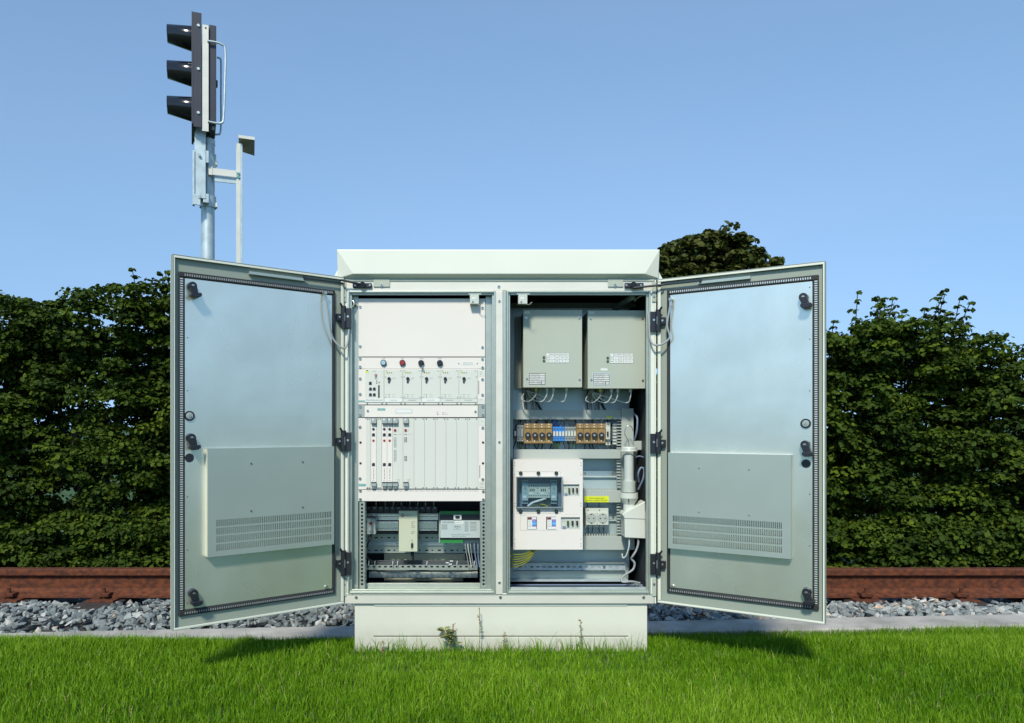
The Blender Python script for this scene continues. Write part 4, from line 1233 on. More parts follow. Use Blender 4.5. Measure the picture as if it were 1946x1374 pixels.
# ---- right bay
Ypl = F + 0.27
part('mounting_plate', CAB, lambda m: m.pb(970, 1196, 585, 1085, Ypl, 0.003, 'plate'), bevel=0.001)
part('plate_edge', CAB, lambda m: m.pb(963, 975, 592, 1086, Ypl - 0.11, 0.004, 'duct'))
part('ceiling_rail', CAB, lambda m: (m.pb(963, 1235, 575, 585, F + 0.30, 0.03, 'lev'), m.tube([P(1203, 564, F + 0.05), P(1160, 592, F + 0.32)], 0.012, 'lev', 4, 1)), bevel=0.001)
for (a, b_, c, d, tone) in ((994.5, 1106, 589, 736, 0), (1117, 1226, 590, 738, 1)):
    Y = F + 0.078
    def tb(m):
        m.pb(a, b_, c, d, Y, 0.014, 'gbox')
        m.pb(a + 1, b_ - 1, c + 1.5, d - 1.5, Y + 0.0145, 0.176, 'gbox')
        m.pb(a - 16 if tone == 0 else a - 8, b_ - 4, c + 12, d + 2, Y + 0.174, 0.004, 'gbox')
        m.pb(a + 3, a + 12, c + 2.4, c + 6.5, Y - 0.0004, 0.0004, 'label')
        m.text('-T%d' % (tone + 1), a + 7.5, c + 4.5, 2.2, Y - 0.0008, 'print')
        # data table
        tx, ty, tw, th = (a + 43, c + 81.5, 44.5, 19) if tone == 0 else (a + 42, c + 81, 44.5, 19.5)
        m.pb(tx, tx + tw, ty, ty + th, Y - 0.0005, 0.0005, 'label')
        for f_ in (0.0, 0.155, 0.36, 0.58, 0.82, 0.988):
            m.pb(tx + tw * f_, tx + tw * f_ + 0.5, ty, ty + th, Y - 0.0008, 0.0003, 'gprint')
        for f_ in (0.0, 0.30, 0.64, 0.97):
            m.pb(tx, tx + tw, ty + th * f_, ty + th * f_ + 0.5, Y - 0.0010, 0.0002, 'gprint')
        for j, row in enumerate((('', 'Sekund', 'Primar', 'Napatie', 'Prud'), ('220V', 'L1', '400V', '50Hz', '8A'), ('24V', 'L2', '230V', '4A', '2'))):
            for i_, t_ in enumerate(row):
                if t_: m.text(t_, tx + tw * (0.08, 0.26, 0.47, 0.70, 0.9)[i_], ty + th * (0.16, 0.48, 0.81)[j], 2.0, Y - 0.0014, 'print')
        # rating plate
        rx, ry = a + (11 if tone == 0 else 10.5), c + 120
        if tone: m.pb(rx - 1.2, rx + 32, ry - 1.6, ry + 23, Y - 0.0003, 0.0003, 'mlabel')
        m.pb(rx, rx + 31, ry, ry + 22, Y - 0.0006, 0.0003, 'print')
        for j in range(6):
            m.pb(rx + 1, rx + (30 if j < 4 else 22.5), ry + 1.2 + 3.5 * j, ry + 3.6 + 3.5 * j, Y - 0.0009, 0.0003, 'label')
            m.text(('TRAFOSTANICA', 'No 1250 / 2005', 'U1 400 V  50 Hz', 'U2 230 V', 'IP20  T40', 'EN 61558')[j], rx + 12, ry + 2.4 + 3.5 * j, 1.7, Y - 0.0012, 'gprint', width=18)
        m.pb(rx + 24, rx + 30, ry + 15.5, ry + 21, Y - 0.0009, 0.0003, 'label')
        m.text('CE', rx + 27, ry + 18.3, 3.2, Y - 0.0012, 'print')
        if tone: m.pb(a + 24.5, a + 37.5, c + 110, c + 114, Y - 0.0003, 0.0003, 'label')
    t_ = part('transformer_box', CAB, tb, 'left grey-green box with a black-edged rating plate' if tone == 0 else 'right grey-green box with a pale-edged rating plate', 0.0015)
    for px, py in ((a + 5.5, c + 15), (b_ - 5, c + 15), (a + 7, d - 16.5), (b_ - 4.5, d - 15)): screw(t_, px, py, Y, 2.6)
    for j in range(2): part('indicator_lamp', t_, lambda m: m.disc(a + 39 - tone * 1.2, c + 90 + 6.6 * j, Y, 2.4, 0.003, 'gyg', 12))
    for px, m_ in ((a + 24, 'gy'), (a + 45, 'label'), (a + 57, 'label'), (a + (82 if not tone else 81), 'label')):
        part('cable_gland', t_, lambda m: m.cyl(P(px, d, Y + 0.03), P(px, d + 7, Y + 0.03), 0.006, None, 10, 'wirelt' if m_ == 'label' else 'gy'))
    cen = a + 6
    def cab_(m):
        for px, sx in ((a + 24, -4), (a + 45, 0), (a + 57, 2), (a + 82, 4)):
            m.tube([P(px, d + 6, Y + 0.03), P(px - 1, d + 16, Y + 0.03), P(px - 10 + sx, d + 27, Y + 0.05), P(px - 28, d + 22, Y + 0.08), P(cen, d + 6, Y + 0.11)], 0.0026, 'wirelt' if sx >= 0 else 'cable', 8, 6)
    part('looped_cable', t_, cab_)
    def drop(m):
        for k_ in range(17):
            px = a - 2 + 2.0 * k_ + random.uniform(-1, 1)
            m.tube([P(px + 6 + random.uniform(-3, 3), d - 2, Ypl - 0.03), P(px + random.uniform(-1, 2), d + 14, Ypl - 0.035), P(px + random.uniform(-1, 3), d + 30, Ypl - 0.03), P(px + 3, d + 46, Ypl - 0.03)], random.choice((0.002, 0.0026, 0.0035)), random.choice(('cable', 'wirelt', 'wirelt', 'wiredk', 'cable', 'wirelt')), 6, 5)
        m.tube([P(a + 14, d + 8, Ypl - 0.04), P(a + 24, d + 26, Ypl - 0.04), P(a + 36, d + 46, Ypl - 0.03)], 0.0042, 'wiredk', 8, 5)
        for k_ in range(4):
            m.pb(a + 8 + 5.5 * k_, a + 12.5 + 5.5 * k_, d + 10, d + 20, Ypl - 0.055, 0.02, 'lev')
    part('drop_cable', t_, drop)

Yw = F + 0.20
def duct(name, a, b_, c, d, label=None, extra=None, Y=Yw):
    return part(name, CAB, lambda m: (m.pb(a, b_, c, d, Y, 0.004, 'duct'), m.pb(a + 1, b_ - 1, c + 1, d - 1, Y + 0.0042, Ypl - Y - 0.006, 'duct'), extra(m) if extra else None), label, 0.001)
duct('cable_duct', 974, 1180, 779, 797, 'top horizontal duct', lambda m: (m.pb(1153, 1163, 791, 794.5, Yw - 0.0004, 0.0004, 'yellow'), m.text('230V', 1158, 792.8, 1.8, Yw - 0.0008, 'print')))
duct('cable_duct', 976, 1180, 854, 871.5, 'second horizontal duct')
duct('cable_duct', 1107, 1180, 932, 955, 'short duct carrying a yellow label')
duct('cable_duct', 1107, 1206, 1019, 1045, 'bottom horizontal duct')
duct('cable_duct', 1181, 1204, 776, 1018, 'vertical duct behind the hanging lamp', Y=Yw - 0.004)
part('warning_label', CAB, lambda m: (m.pb(1110, 1157, 943, 954.5, Yw - 0.001, 0.0008, 'yellow'), m.text('před nezapojené', 1134, 946.8, 3.1, Yw - 0.0014, 'print', width=28),
                                      m.text('zásuvky trojpólu ROZ.P', 1133.5, 951.2, 3.1, Yw - 0.0014, 'print', width=42)), 'yellow label with two lines of black text')
def comb(m):
    for (s_, e_) in ((800, 852), (874, 930), (957, 1017)):
        py = s_
        while py < e_:
            m.pb(1172, 1181, py, py + 2.2, Yw + 0.01, 0.01, 'duct'); py += 5.6
part('duct_comb', CAB, comb)
for zz in (928, 1014.7):
    def teeth(m):
        px = 1109
        while px < 1174:
            m.pb(px, px + 2.5, zz, zz + 4, Yw + 0.01, 0.008, 'duct'); px += 5
    part('duct_teeth', CAB, teeth)
# terminal row
Yt = F + 0.21
part('din_rail', CAB, lambda m: (m.pb(977, 1176, 818, 832, Yt + 0.035, 0.008, 'galv'),), bevel=0.001)
def wires(m, n_, a, b_, c, d, cols, r=(0.0018, 0.0030)):
    for k_ in range(n_):
        px = a + (b_ - a) * (k_ + random.uniform(0.1, 0.9)) / n_
        sx = random.uniform(-5, 5)
        m.tube([P(px, c, Yt + 0.02), P(px + sx * 0.3, c + (d - c) * 0.35, Yt + 0.016), P(px + sx, c + (d - c) * 0.8, Yt + 0.02), P(px + sx, d, Yt + 0.03)], random.uniform(*r), random.choice(cols), 6, 4)
part('terminal_wiring', CAB, lambda m: (wires(m, 8, 980, 1000, 796, 812, ('wiredk', 'cable', 'cable')), wires(m, 8, 1002, 1050, 796, 806, ('wiredk', 'cable', 'wirelt')),
                                        wires(m, 9, 1050, 1062, 796, 812, ('wirebl', 'wirebl', 'wirebg')), wires(m, 8, 1062, 1095, 796, 813, ('wiredk', 'cable', 'cable')),
                                        wires(m, 10, 1096, 1172, 796, 806, ('cable', 'wirebg', 'wirelt', 'wiredk'))), 'wires between the top duct and the terminal row')
part('terminal_wiring', CAB, lambda m: (wires(m, 6, 978, 1000, 838, 855, ('wiredk', 'wiredk', 'gyg')), wires(m, 6, 1000, 1050, 843, 855, ('wiredk', 'wiredk', 'cable')),
                                        wires(m, 5, 1052, 1072, 837, 855, ('gyg', 'wiredk')), wires(m, 4, 1078, 1096, 837, 855, ('gyg', 'wiredk')), wires(m, 9, 1100, 1172, 843, 855, ('wiredk', 'cable', 'wiredk', 'cable'))), 'wires between the terminal row and the second duct')
def term(a, n_, wpx, c, d, col):
    for k_ in range(n_):
        def fn(m):
            p_ = a + wpx * k_
            m.pb(p_ + .2, p_ + wpx - .2, c, d, Yt, 0.034, col)
            m.pb(p_ + .8, p_ + wpx - .8, c + 9, d - 9, Yt - 0.004, 0.004, 'plastic' if col != 'greyt' or wpx < 6 else 'greyt')
            for py in (c + 4.5, d - 4.5): m.disc(p_ + wpx / 2, py, Yt, 1.5, 0.0008, 'print', 8)
        part('terminal_block', CAB, fn, {'blue': 'blue terminal', 'greyt': None}[col], 0.0006)
term(982, 2, 6.6, 808, 839, 'greyt')
part('end_stop', CAB, lambda m: (m.pb(976, 981.5, 815, 834, Yt, 0.03, 'black'), m.pb(977.5, 981, 819, 828, Yt - 0.002, 0.002, 'label')), bevel=0.0008)
term(1050.5, 4, 5.7, 811, 838, 'blue')
term(1073.6, 4, 5.4, 811, 838, 'greyt')
for a, b_, lb in ((996, 1049.6, 'left ochre fuse block'), (1095.6, 1150.5, 'right ochre fuse block')):
    Y = Yt - 0.02
    fb = part('fuse_block', CAB, lambda m: (m.pb(a, b_, 805, 843, Y, 0.05, 'brown'), m.pb(a + 1, b_ - 1, 809, 814, Y - 0.003, 0.003, 'brown'), m.pb(a + 1, b_ - 1, 838, 842, Y - 0.002, 0.002, 'brown'),
                                            [m.disc(a + 6.3 + 13.6 * q_, py, Y - 0.003, 1.2, 0.001, 'label', 8) for q_ in range(4) for py in (806.5, 811, 838)],
                                            [m.ring(a + 6.8 + 13.6 * q_, 816.3, Y, 2.0, 0.6, 0.001, 'gy', 10) for q_ in range(4)],
                                            [m.pb(a + 13.4 * q_ - .1, a + 13.4 * q_ + .3, 805.5, 842.5, Y - 0.0035, 0.003, 'print') for q_ in (1, 2, 3)]), lb, 0.001)
    for q_ in range(4):
        part('fuse_cap', fb, lambda m: (m.cyl(P(a + 7.2 + 13.5 * q_, 827, Y), P(a + 7.2 + 13.5 * q_, 827, Y - 0.014), 0.0118, 0.0105, 20, 'black'), m.cyl(P(a + 7.2 + 13.5 * q_, 827, Y - 0.014), P(a + 7.2 + 13.5 * q_, 827, Y - 0.0146), 0.0042, None, 12, 'greyt')))
part('circuit_breaker', CAB, lambda m: (m.pb(1151, 1160, 803, 846, Yt, 0.04, 'plastic'), m.pb(1151.5, 1159.5, 814, 835, Yt - 0.014, 0.014, 'plastic'), m.pb(1153.8, 1156.8, 820, 828, Yt - 0.022, 0.008, 'black'),
                                        m.disc(1155.5, 806, Yt, 1.5, 0.001, 'print', 8), m.disc(1155.5, 843, Yt, 1.5, 0.001, 'print', 8)), 'single pale breaker at the end of the terminal row', 0.0008)
part('relay', CAB, lambda m: (m.pb(1164, 1173.5, 803, 846, Yt + 0.01, 0.03, 'greyt'), m.pb(1161, 1164, 812, 838, Yt + 0.004, 0.03, 'wiredk'), [m.pb(1164.5, 1173, 806 + 6 * q_, 808.4 + 6 * q_, Yt + 0.006, 0.004, 'plastic') for q_ in range(7)]), bevel=0.0006)
# white distribution panel
Yv = F + 0.085
def wp(m):
    hs = [(982, 1068.5, 907.5, 963.5), (1070.5, 1101, 920.5, 943), (1066, 1102, 983, 1006), (1002, 1020.5, 982, 1006), (1038, 1056.5, 982, 1006)]
    m.pplate(975, 1107.5, 873.5, 1044.5, Yv, 0.0025, hs, 'white')
    m.pb(975, 977, 873.5, 1044.5, Yv + 0.0027, 0.12, 'white'); m.pb(1105.5, 1107.5, 873.5, 1044.5, Yv + 0.0027, 0.12, 'white')
    m.pb(977.2, 1105.3, 873.5, 875.5, Yv + 0.0027, 0.12, 'white')
    for px in (978.5, 1104):
        for py in (879.5, 884.5, 902, 957, 961.5, 1024.5, 1033.5, 1038): m.disc(px, py, Yv, 0.9, 0.0004, 'print', 6)
    for (a, b_, c, d) in ((980.5, 1065, 896, 896.4), (980.5, 1065, 975.4, 975.8), (988.5, 1000, 979.5, 979.9), (988.5, 1060, 1007.4, 1007.8), (988.4, 988.8, 979.5, 1007.4), (1064.7, 1065.1, 896, 907), (1064.7, 1065.1, 964.6, 975.4)):
        m.pb(a, b_, c, d, Yv - 0.0003, 0.0003, 'gprint')
    for py in (915.5, 977): m.text('--- --  --  -', 1086, py, 1.8, Yv - 0.0004, 'gprint', width=26)
dp = part('distribution_panel', CAB, wp, 'white panel with clear window and switch cut-outs', 0.0006)
part('window_backing', dp, lambda m: m.pb(979, 1070, 905, 966, Yv + 0.05, 0.002, 'wirebg'))
for px, py in ((989.5, 899), (1023, 899), (1057, 899), (989, 971.5), (1023, 971.5), (1057, 971.5)):
    part('round_knob', dp, lambda m: (m.disc(px, py, Yv, 3.5, 0.006, 'black', 16), m.disc(px, py, Yv - 0.006, 1.4, 0.0006, 'gyg', 8)))
def contact(a, side):
    def fn(m):
        Y = Yv + 0.018
        m.pb(a, a + 11.5, 913, 957, Y + 0.01, 0.02, 'plate'); m.pb(a, a + 11.5, 919.5, 951, Y, 0.01, 'plate')
        m.disc(a + 5.8, 927.5, Y, 3.5, 0.001, 'greyt', 6)
        m.text('TRN', a + 5.8, 937, 2.0, Y - 0.0004, 'teal'); m.pb(a + 1.5, a + 8.5, 942, 946, Y - 0.0004, 0.0004, 'label')
        for q_ in range(3):
            for py in (916, 954): m.pb(a + 1 + 3.5 * q_, a + 3.5 + 3.5 * q_, py - 1.6, py + 1.4, Y + 0.0095, 0.0006, 'print')
    return fn
part('time_relay', dp, contact(992, 0), 'relay at the left inside the window'); part('time_relay', dp, contact(1047, 1), 'relay at the right inside the window')
def contactor(m):
    Y = Yv + 0.022
    m.pb(1003.8, 1046, 919.5, 946, Y, 0.02, 'plastic')
    for b_ in (1004.5, 1026):
        for q_ in range(5):
            for py in (923.5, 942): m.disc(b_ + 1.5 + 4.1 * q_, py, Y, 1.2, 0.0006, 'print', 8)
        for q_ in range(3): m.pb(b_ + 2 + 3.6 * q_, b_ + 4 + 3.6 * q_, 928.5, 934, Y - 0.001, 0.001, 'print')
        m.pb(b_ + .8, b_ + 8.5, 936, 939.5, Y - 0.001, 0.001, 'label')
    for py in (928.5, 937.5): m.disc(1022, py, Y, 1.1, 0.0006, 'print', 6); m.disc(1043.5, py, Y, 1.1, 0.0006, 'print', 6)
part('contactor', dp, contactor, None, 0.0006)
part('spiral_wrap', dp, lambda m: (m.tube([P(1003, 962, Yv + 0.02), P(1012, 955.5, Yv + 0.018), P(1024, 951.5, Yv + 0.018), P(1038, 947, Yv + 0.03)], 0.0042, 'label', 8, 5),
                                   m.tube([P(1008, 963, Yv + 0.025), P(1020, 958, Yv + 0.03), P(1034, 959, Yv + 0.03), P(1042, 963, Yv + 0.03)], 0.002, 'gy', 6, 5),
                                   m.tube([P(1011, 964, Yv + 0.03), P(1022, 960, Yv + 0.035), P(1032, 961, Yv + 0.035), P(1038, 964, Yv + 0.035)], 0.002, 'gy', 6, 5),
                                   m.tube([P(1034, 951, Yv + 0.035), P(1041, 954, Yv + 0.035), P(1047, 962, Yv + 0.035)], 0.002, 'gyg', 6, 5)))
def win(m):
    Y = Yv - 0.018
    m.pb(982, 1069, 907, 964, Y, 0.002, 'glass')
    for (a, b_, c, d) in ((981, 982.5, 907, 964.6), (1067.3, 1069.6, 907, 964.6), (981, 1069.6, 906, 907.2), (981, 1069.6, 964, 965.2)): m.pb(a, b_, c, d, Y, 0.018, 'cable')
part('clear_cover', dp, win, 'clear hinged window')
def brk(a, b_, c, d):
    def fn(m):
        Y = Yv + 0.004
        m.pb(a, b_, c, d, Y + 0.004, 0.05, 'plastic')
        s_ = (b_ - a) / 36
        m.pb(a + 4 * s_, a + 9.5 * s_, d - 6.5, d - 1.2, Y - 0.003, 0.007, 'wirebg')
        m.text('KZS', a + 5 * s_, c + 4, 2, Y + 0.0036, 'gprint'); m.text('0,03A', a + 5.5 * s_, c + 8, 1.8, Y + 0.0036, 'gprint')
        for x_, h_ in ((12.2, 9.5), (20.5, 8.0), (29, 8.0)):
            m.pb(a + x_ * s_, a + (x_ + 3.4) * s_, c + 7.5, c + 7.5 + h_, Y - 0.005, 0.009, 'black' if x_ > 15 else 'gyg')
            m.text('B10', a + (x_ + 2) * s_, c + 2.6, 1.8, Y + 0.0036, 'gprint'); m.text('LSN', a + (x_ + 2) * s_, d - 4, 1.8, Y + 0.0036, 'gprint')
        for x_ in (11, 18.6, 27): m.pb(a + x_ * s_, a + x_ * s_ + .4, c, d, Y + 0.0036, 0.0005, 'gprint')
    return fn
part('breaker_group', dp, brk(1070, 1101.5, 920, 943.5), 'upper row of small breakers', 0.0006)
part('breaker_group', dp, brk(1065.5, 1102.5, 982.5, 1006.5), 'lower row of small breakers', 0.0006)
for a in (1002, 1039):
    def spd(m):
        Y = Yv - 0.002
        m.pb(a - .5, a + 18.5, 981.5, 1006.5, Yv + 0.006, 0.03, 'darkred')
        m.pb(a + .8, a + 17.5, 983, 1005.6, Y, 0.008, 'label')
        m.pb(a + 1, a + 8.6, 983.2, 987.5, Y - 0.0004, 0.0004, 'darkred')
        m.pb(a + 9.4, a + 17.3, 987, 991, Y - 0.0004, 0.0004, 'purple'); m.pb(a + 9.4, a + 17.3, 991.2, 998, Y - 0.0004, 0.0004, 'cyanp'); m.pb(a + 9.4, a + 17.3, 998.2, 1000.6, Y - 0.0004, 0.0004, 'purple')
        m.text('B+C', a + 5, 991, 2.2, Y - 0.0004, 'gprint'); m.text('1.5kV', a + 5, 1000, 2.2, Y - 0.0004, 'print'); m.text('KV', a + 5, 996, 2.2, Y - 0.0004, 'red')
        m.text('SJB', a + 13.3, 988.8, 1.8, Y - 0.0008, 'label'); m.text('25E', a + 13.3, 995, 2, Y - 0.0008, 'label')
    part('surge_arrester', dp, spd, 'surge arrester on the left with blue and violet print' if a < 1020 else 'surge arrester on the right with blue and violet print', 0.0005)
rl = part('din_rail', CAB, lambda m: (m.pb(1108, 1179, 892, 894, Ypl - 0.012, 0.01, 'galvp'), m.pb(1108, 1179, 894.5, 905, Ypl - 0.006, 0.005, 'alu'), m.pb(1108, 1179, 905.5, 907.6, Ypl - 0.012, 0.01, 'galvp')), 'empty rail above the short duct', 0.0008)
screw(rl, 1112, 899.5, Ypl - 0.007, 3); screw(rl, 1164, 899.5, Ypl - 0.007, 3)
rl = part('din_rail', CAB, lambda m: (m.pb(1150, 1179, 976, 978, Ypl - 0.012, 0.01, 'galvp'), m.pb(1110, 1179, 978.5, 987, Ypl - 0.006, 0.005, 'plate'), m.pb(1150, 1179, 988, 990.6, Ypl - 0.012, 0.01, 'galvp')), 'rail beside the sockets', 0.0008)
screw(rl, 1165, 982, Ypl - 0.007, 3)
for i in range(2):
    a = 1113.5 + 21.7 * i
    Y = Yt - 0.015
    def sock(m):
        m.pb(a - 1, a + 21, 966, 1002, Y + 0.012, 0.045, 'plastic')
        m.pb(a, a + 21.2, 974.5, 997.5, Y, 0.012, 'plastic')
        m.ring(a + 10.4, 985.3, Y, 9.2, 0.8, 0.001, 'gprint', 28); m.disc(a + 10.4, 985.3, Y, 8.2, 0.0006, 'duct', 28)
        for dx in (-4.6, 4.4): m.disc(a + 10.4 + dx, 985.2, Y - 0.0006, 1.3, 0.0006, 'black', 10)
        for py in (977.4, 994): m.pb(a + 9, a + 12, py - 1.2, py + 1, Y - 0.0016, 0.001, 'print')
        m.disc(a + 4, 969.6, Y + 0.012, 1.3, 0.0006, 'print', 8)
        for dx in (4, 13): m.disc(a + dx, 999.5, Y + 0.012, 1.3, 0.0006, 'print', 8)
    part('socket', CAB, sock, 'left of the two round power sockets' if i == 0 else 'right of the two round power sockets', 0.0008)
part('socket_wiring', CAB, lambda m: [m.tube([P(p0, c, Yt + 0.02), P((p0 + p1) / 2 + 1, (c + d) / 2, Yt + 0.015), P(p1, d, Yt + 0.025)], 0.0018, 'wiredk', 6, 4)
                                      for p0, c, p1, d in ((1117, 1002, 1117.5, 1018), (1126, 1002, 1123, 1018), (1137, 1002, 1140, 1018), (1146, 1002, 1147, 1018), (1115.5, 955, 1115.5, 966), (1138, 955, 1137, 966))])
holes = [(985 + 11.5 * k_, 991 + 11.5 * k_, 1075.5, 1078.6) for k_ in range(17) if k_ not in (1, 14)]
er = part('earth_rail', CAB, lambda m: (m.pplate(963, 1188, 1071, 1083.5, F + 0.22, 0.003, holes, 'galvp'), m.pb(963, 1188, 1070, 1071, F + 0.21, 0.02, 'galv')))
screw(er, 998, 1077, F + 0.22, 3.4); screw(er, 1148, 1077, F + 0.22, 3.4)
part('lower_channel', CAB, lambda m: (m.pb(963, 1194, 1084.6, 1102, F + 0.24, 0.003, 'cover'), m.pb(963, 1194, 1102, 1105.6, F + 0.20, 0.04, 'galvp')), bevel=0.001)
part('base_rail', CAB, lambda m: (m.pb(963, 1228, 1111, 1113, F + 0.18, 0.01, 'wirebg'), m.tube([P(1203, 1107, F + 0.22), P(1226, 1120, F + 0.05)], 0.008, 'galvp', 4, 1), m.pb(963, 1234, 1117, 1120.4, F + 0.02, 0.02, 'galvp')), bevel=0.001)
for k_ in range(6):
    def ec(m):
        s_ = 4.6 * k_
        yy = F + 0.085 + 0.004 * (k_ % 2)
        for (r_, dy, mm, n_) in ((0.0026, 0.0, 'gy', 0.0), (0.0013, -0.0019, 'gyg', -0.6)):
            m.tube([P(958, 1051 + k_ + n_, yy + 0.02 + dy), P(968 + .6 * k_, 1052 + s_ + n_, yy + dy), P(987, 1053.5 + s_ * 0.93 + n_, yy + dy), P(1007, 1048 + s_ * 0.62 + n_, yy + 0.01 + dy), P(1027 - 1.2 * k_ + 2 * (k_ % 2), 1034, yy + 0.03 + dy)], r_, mm, 7, 7)
    part('earth_cable', CAB, ec)
part('earth_strap', CAB, lambda m: (m.cyl(P(962, 1057, F + 0.05), P(967, 1057, F + 0.07), 0.012, 0.01, 10, 'screw'), m.tube([P(962, 1048, F + 0.06), P(967, 1054, F + 0.055), P(963, 1064, F + 0.06)], 0.003, 'screw')))
part('lamp_cable', CAB, lambda m: (m.tube([P(1212, 1018, F + 0.12), P(1213, 1032, F + 0.12), P(1209, 1046, F + 0.12), P(1203, 1056, F + 0.12), P(1200, 1062, F + 0.13), P(1206, 1070, F + 0.13), P(1203, 1082, F + 0.13),
                                           P(1190, 1091, F + 0.12), P(1181, 1099, F + 0.11), P(1184, 1106, F + 0.10), P(1200, 1105, F + 0.10), P(1216, 1108, F + 0.11)], 0.0042, 'cable', 10, 7),
                                   m.tube([P(1196, 1026, F + 0.12), P(1195, 1040, F + 0.12), P(1190, 1056, F + 0.13), P(1184, 1060, F + 0.14), P(1182, 1052, F + 0.14)], 0.0028, 'wirelt', 8, 6)))
part('side_cable', CAB, lambda m: (m.tube([P(1214, 916, F + 0.18), P(1213, 900, F + 0.16), P(1218, 889, F + 0.16), P(1224, 893, F + 0.16), P(1222, 910, F + 0.16), P(1213, 930, F + 0.18)], 0.004, 'wirebg', 8, 6),
                                   m.tube([P(1204, 785, F + 0.2), P(1211, 795, F + 0.18), P(1210, 820, F + 0.18), P(1206, 836, F + 0.2)], 0.004, 'wirebg', 8, 6),
                                   m.tube([P(1208, 869, F + 0.18), P(1216, 867, F + 0.18), P(1226, 870, F + 0.16)], 0.0025, 'wirebg', 8, 6)))
part('side_rail', CAB, lambda m: m.pb(1204, 1228, 838, 855, F + 0.20, 0.01, 'duct'), bevel=0.001)
part('coiled_cable', CAB, lambda m: m.tube([P(1228, 563, F + 0.05), P(1222, 561, F + 0.05), P(1212, 566, F + 0.06), P(1206, 572, F + 0.07)], 0.003, 'screw', 8, 5))

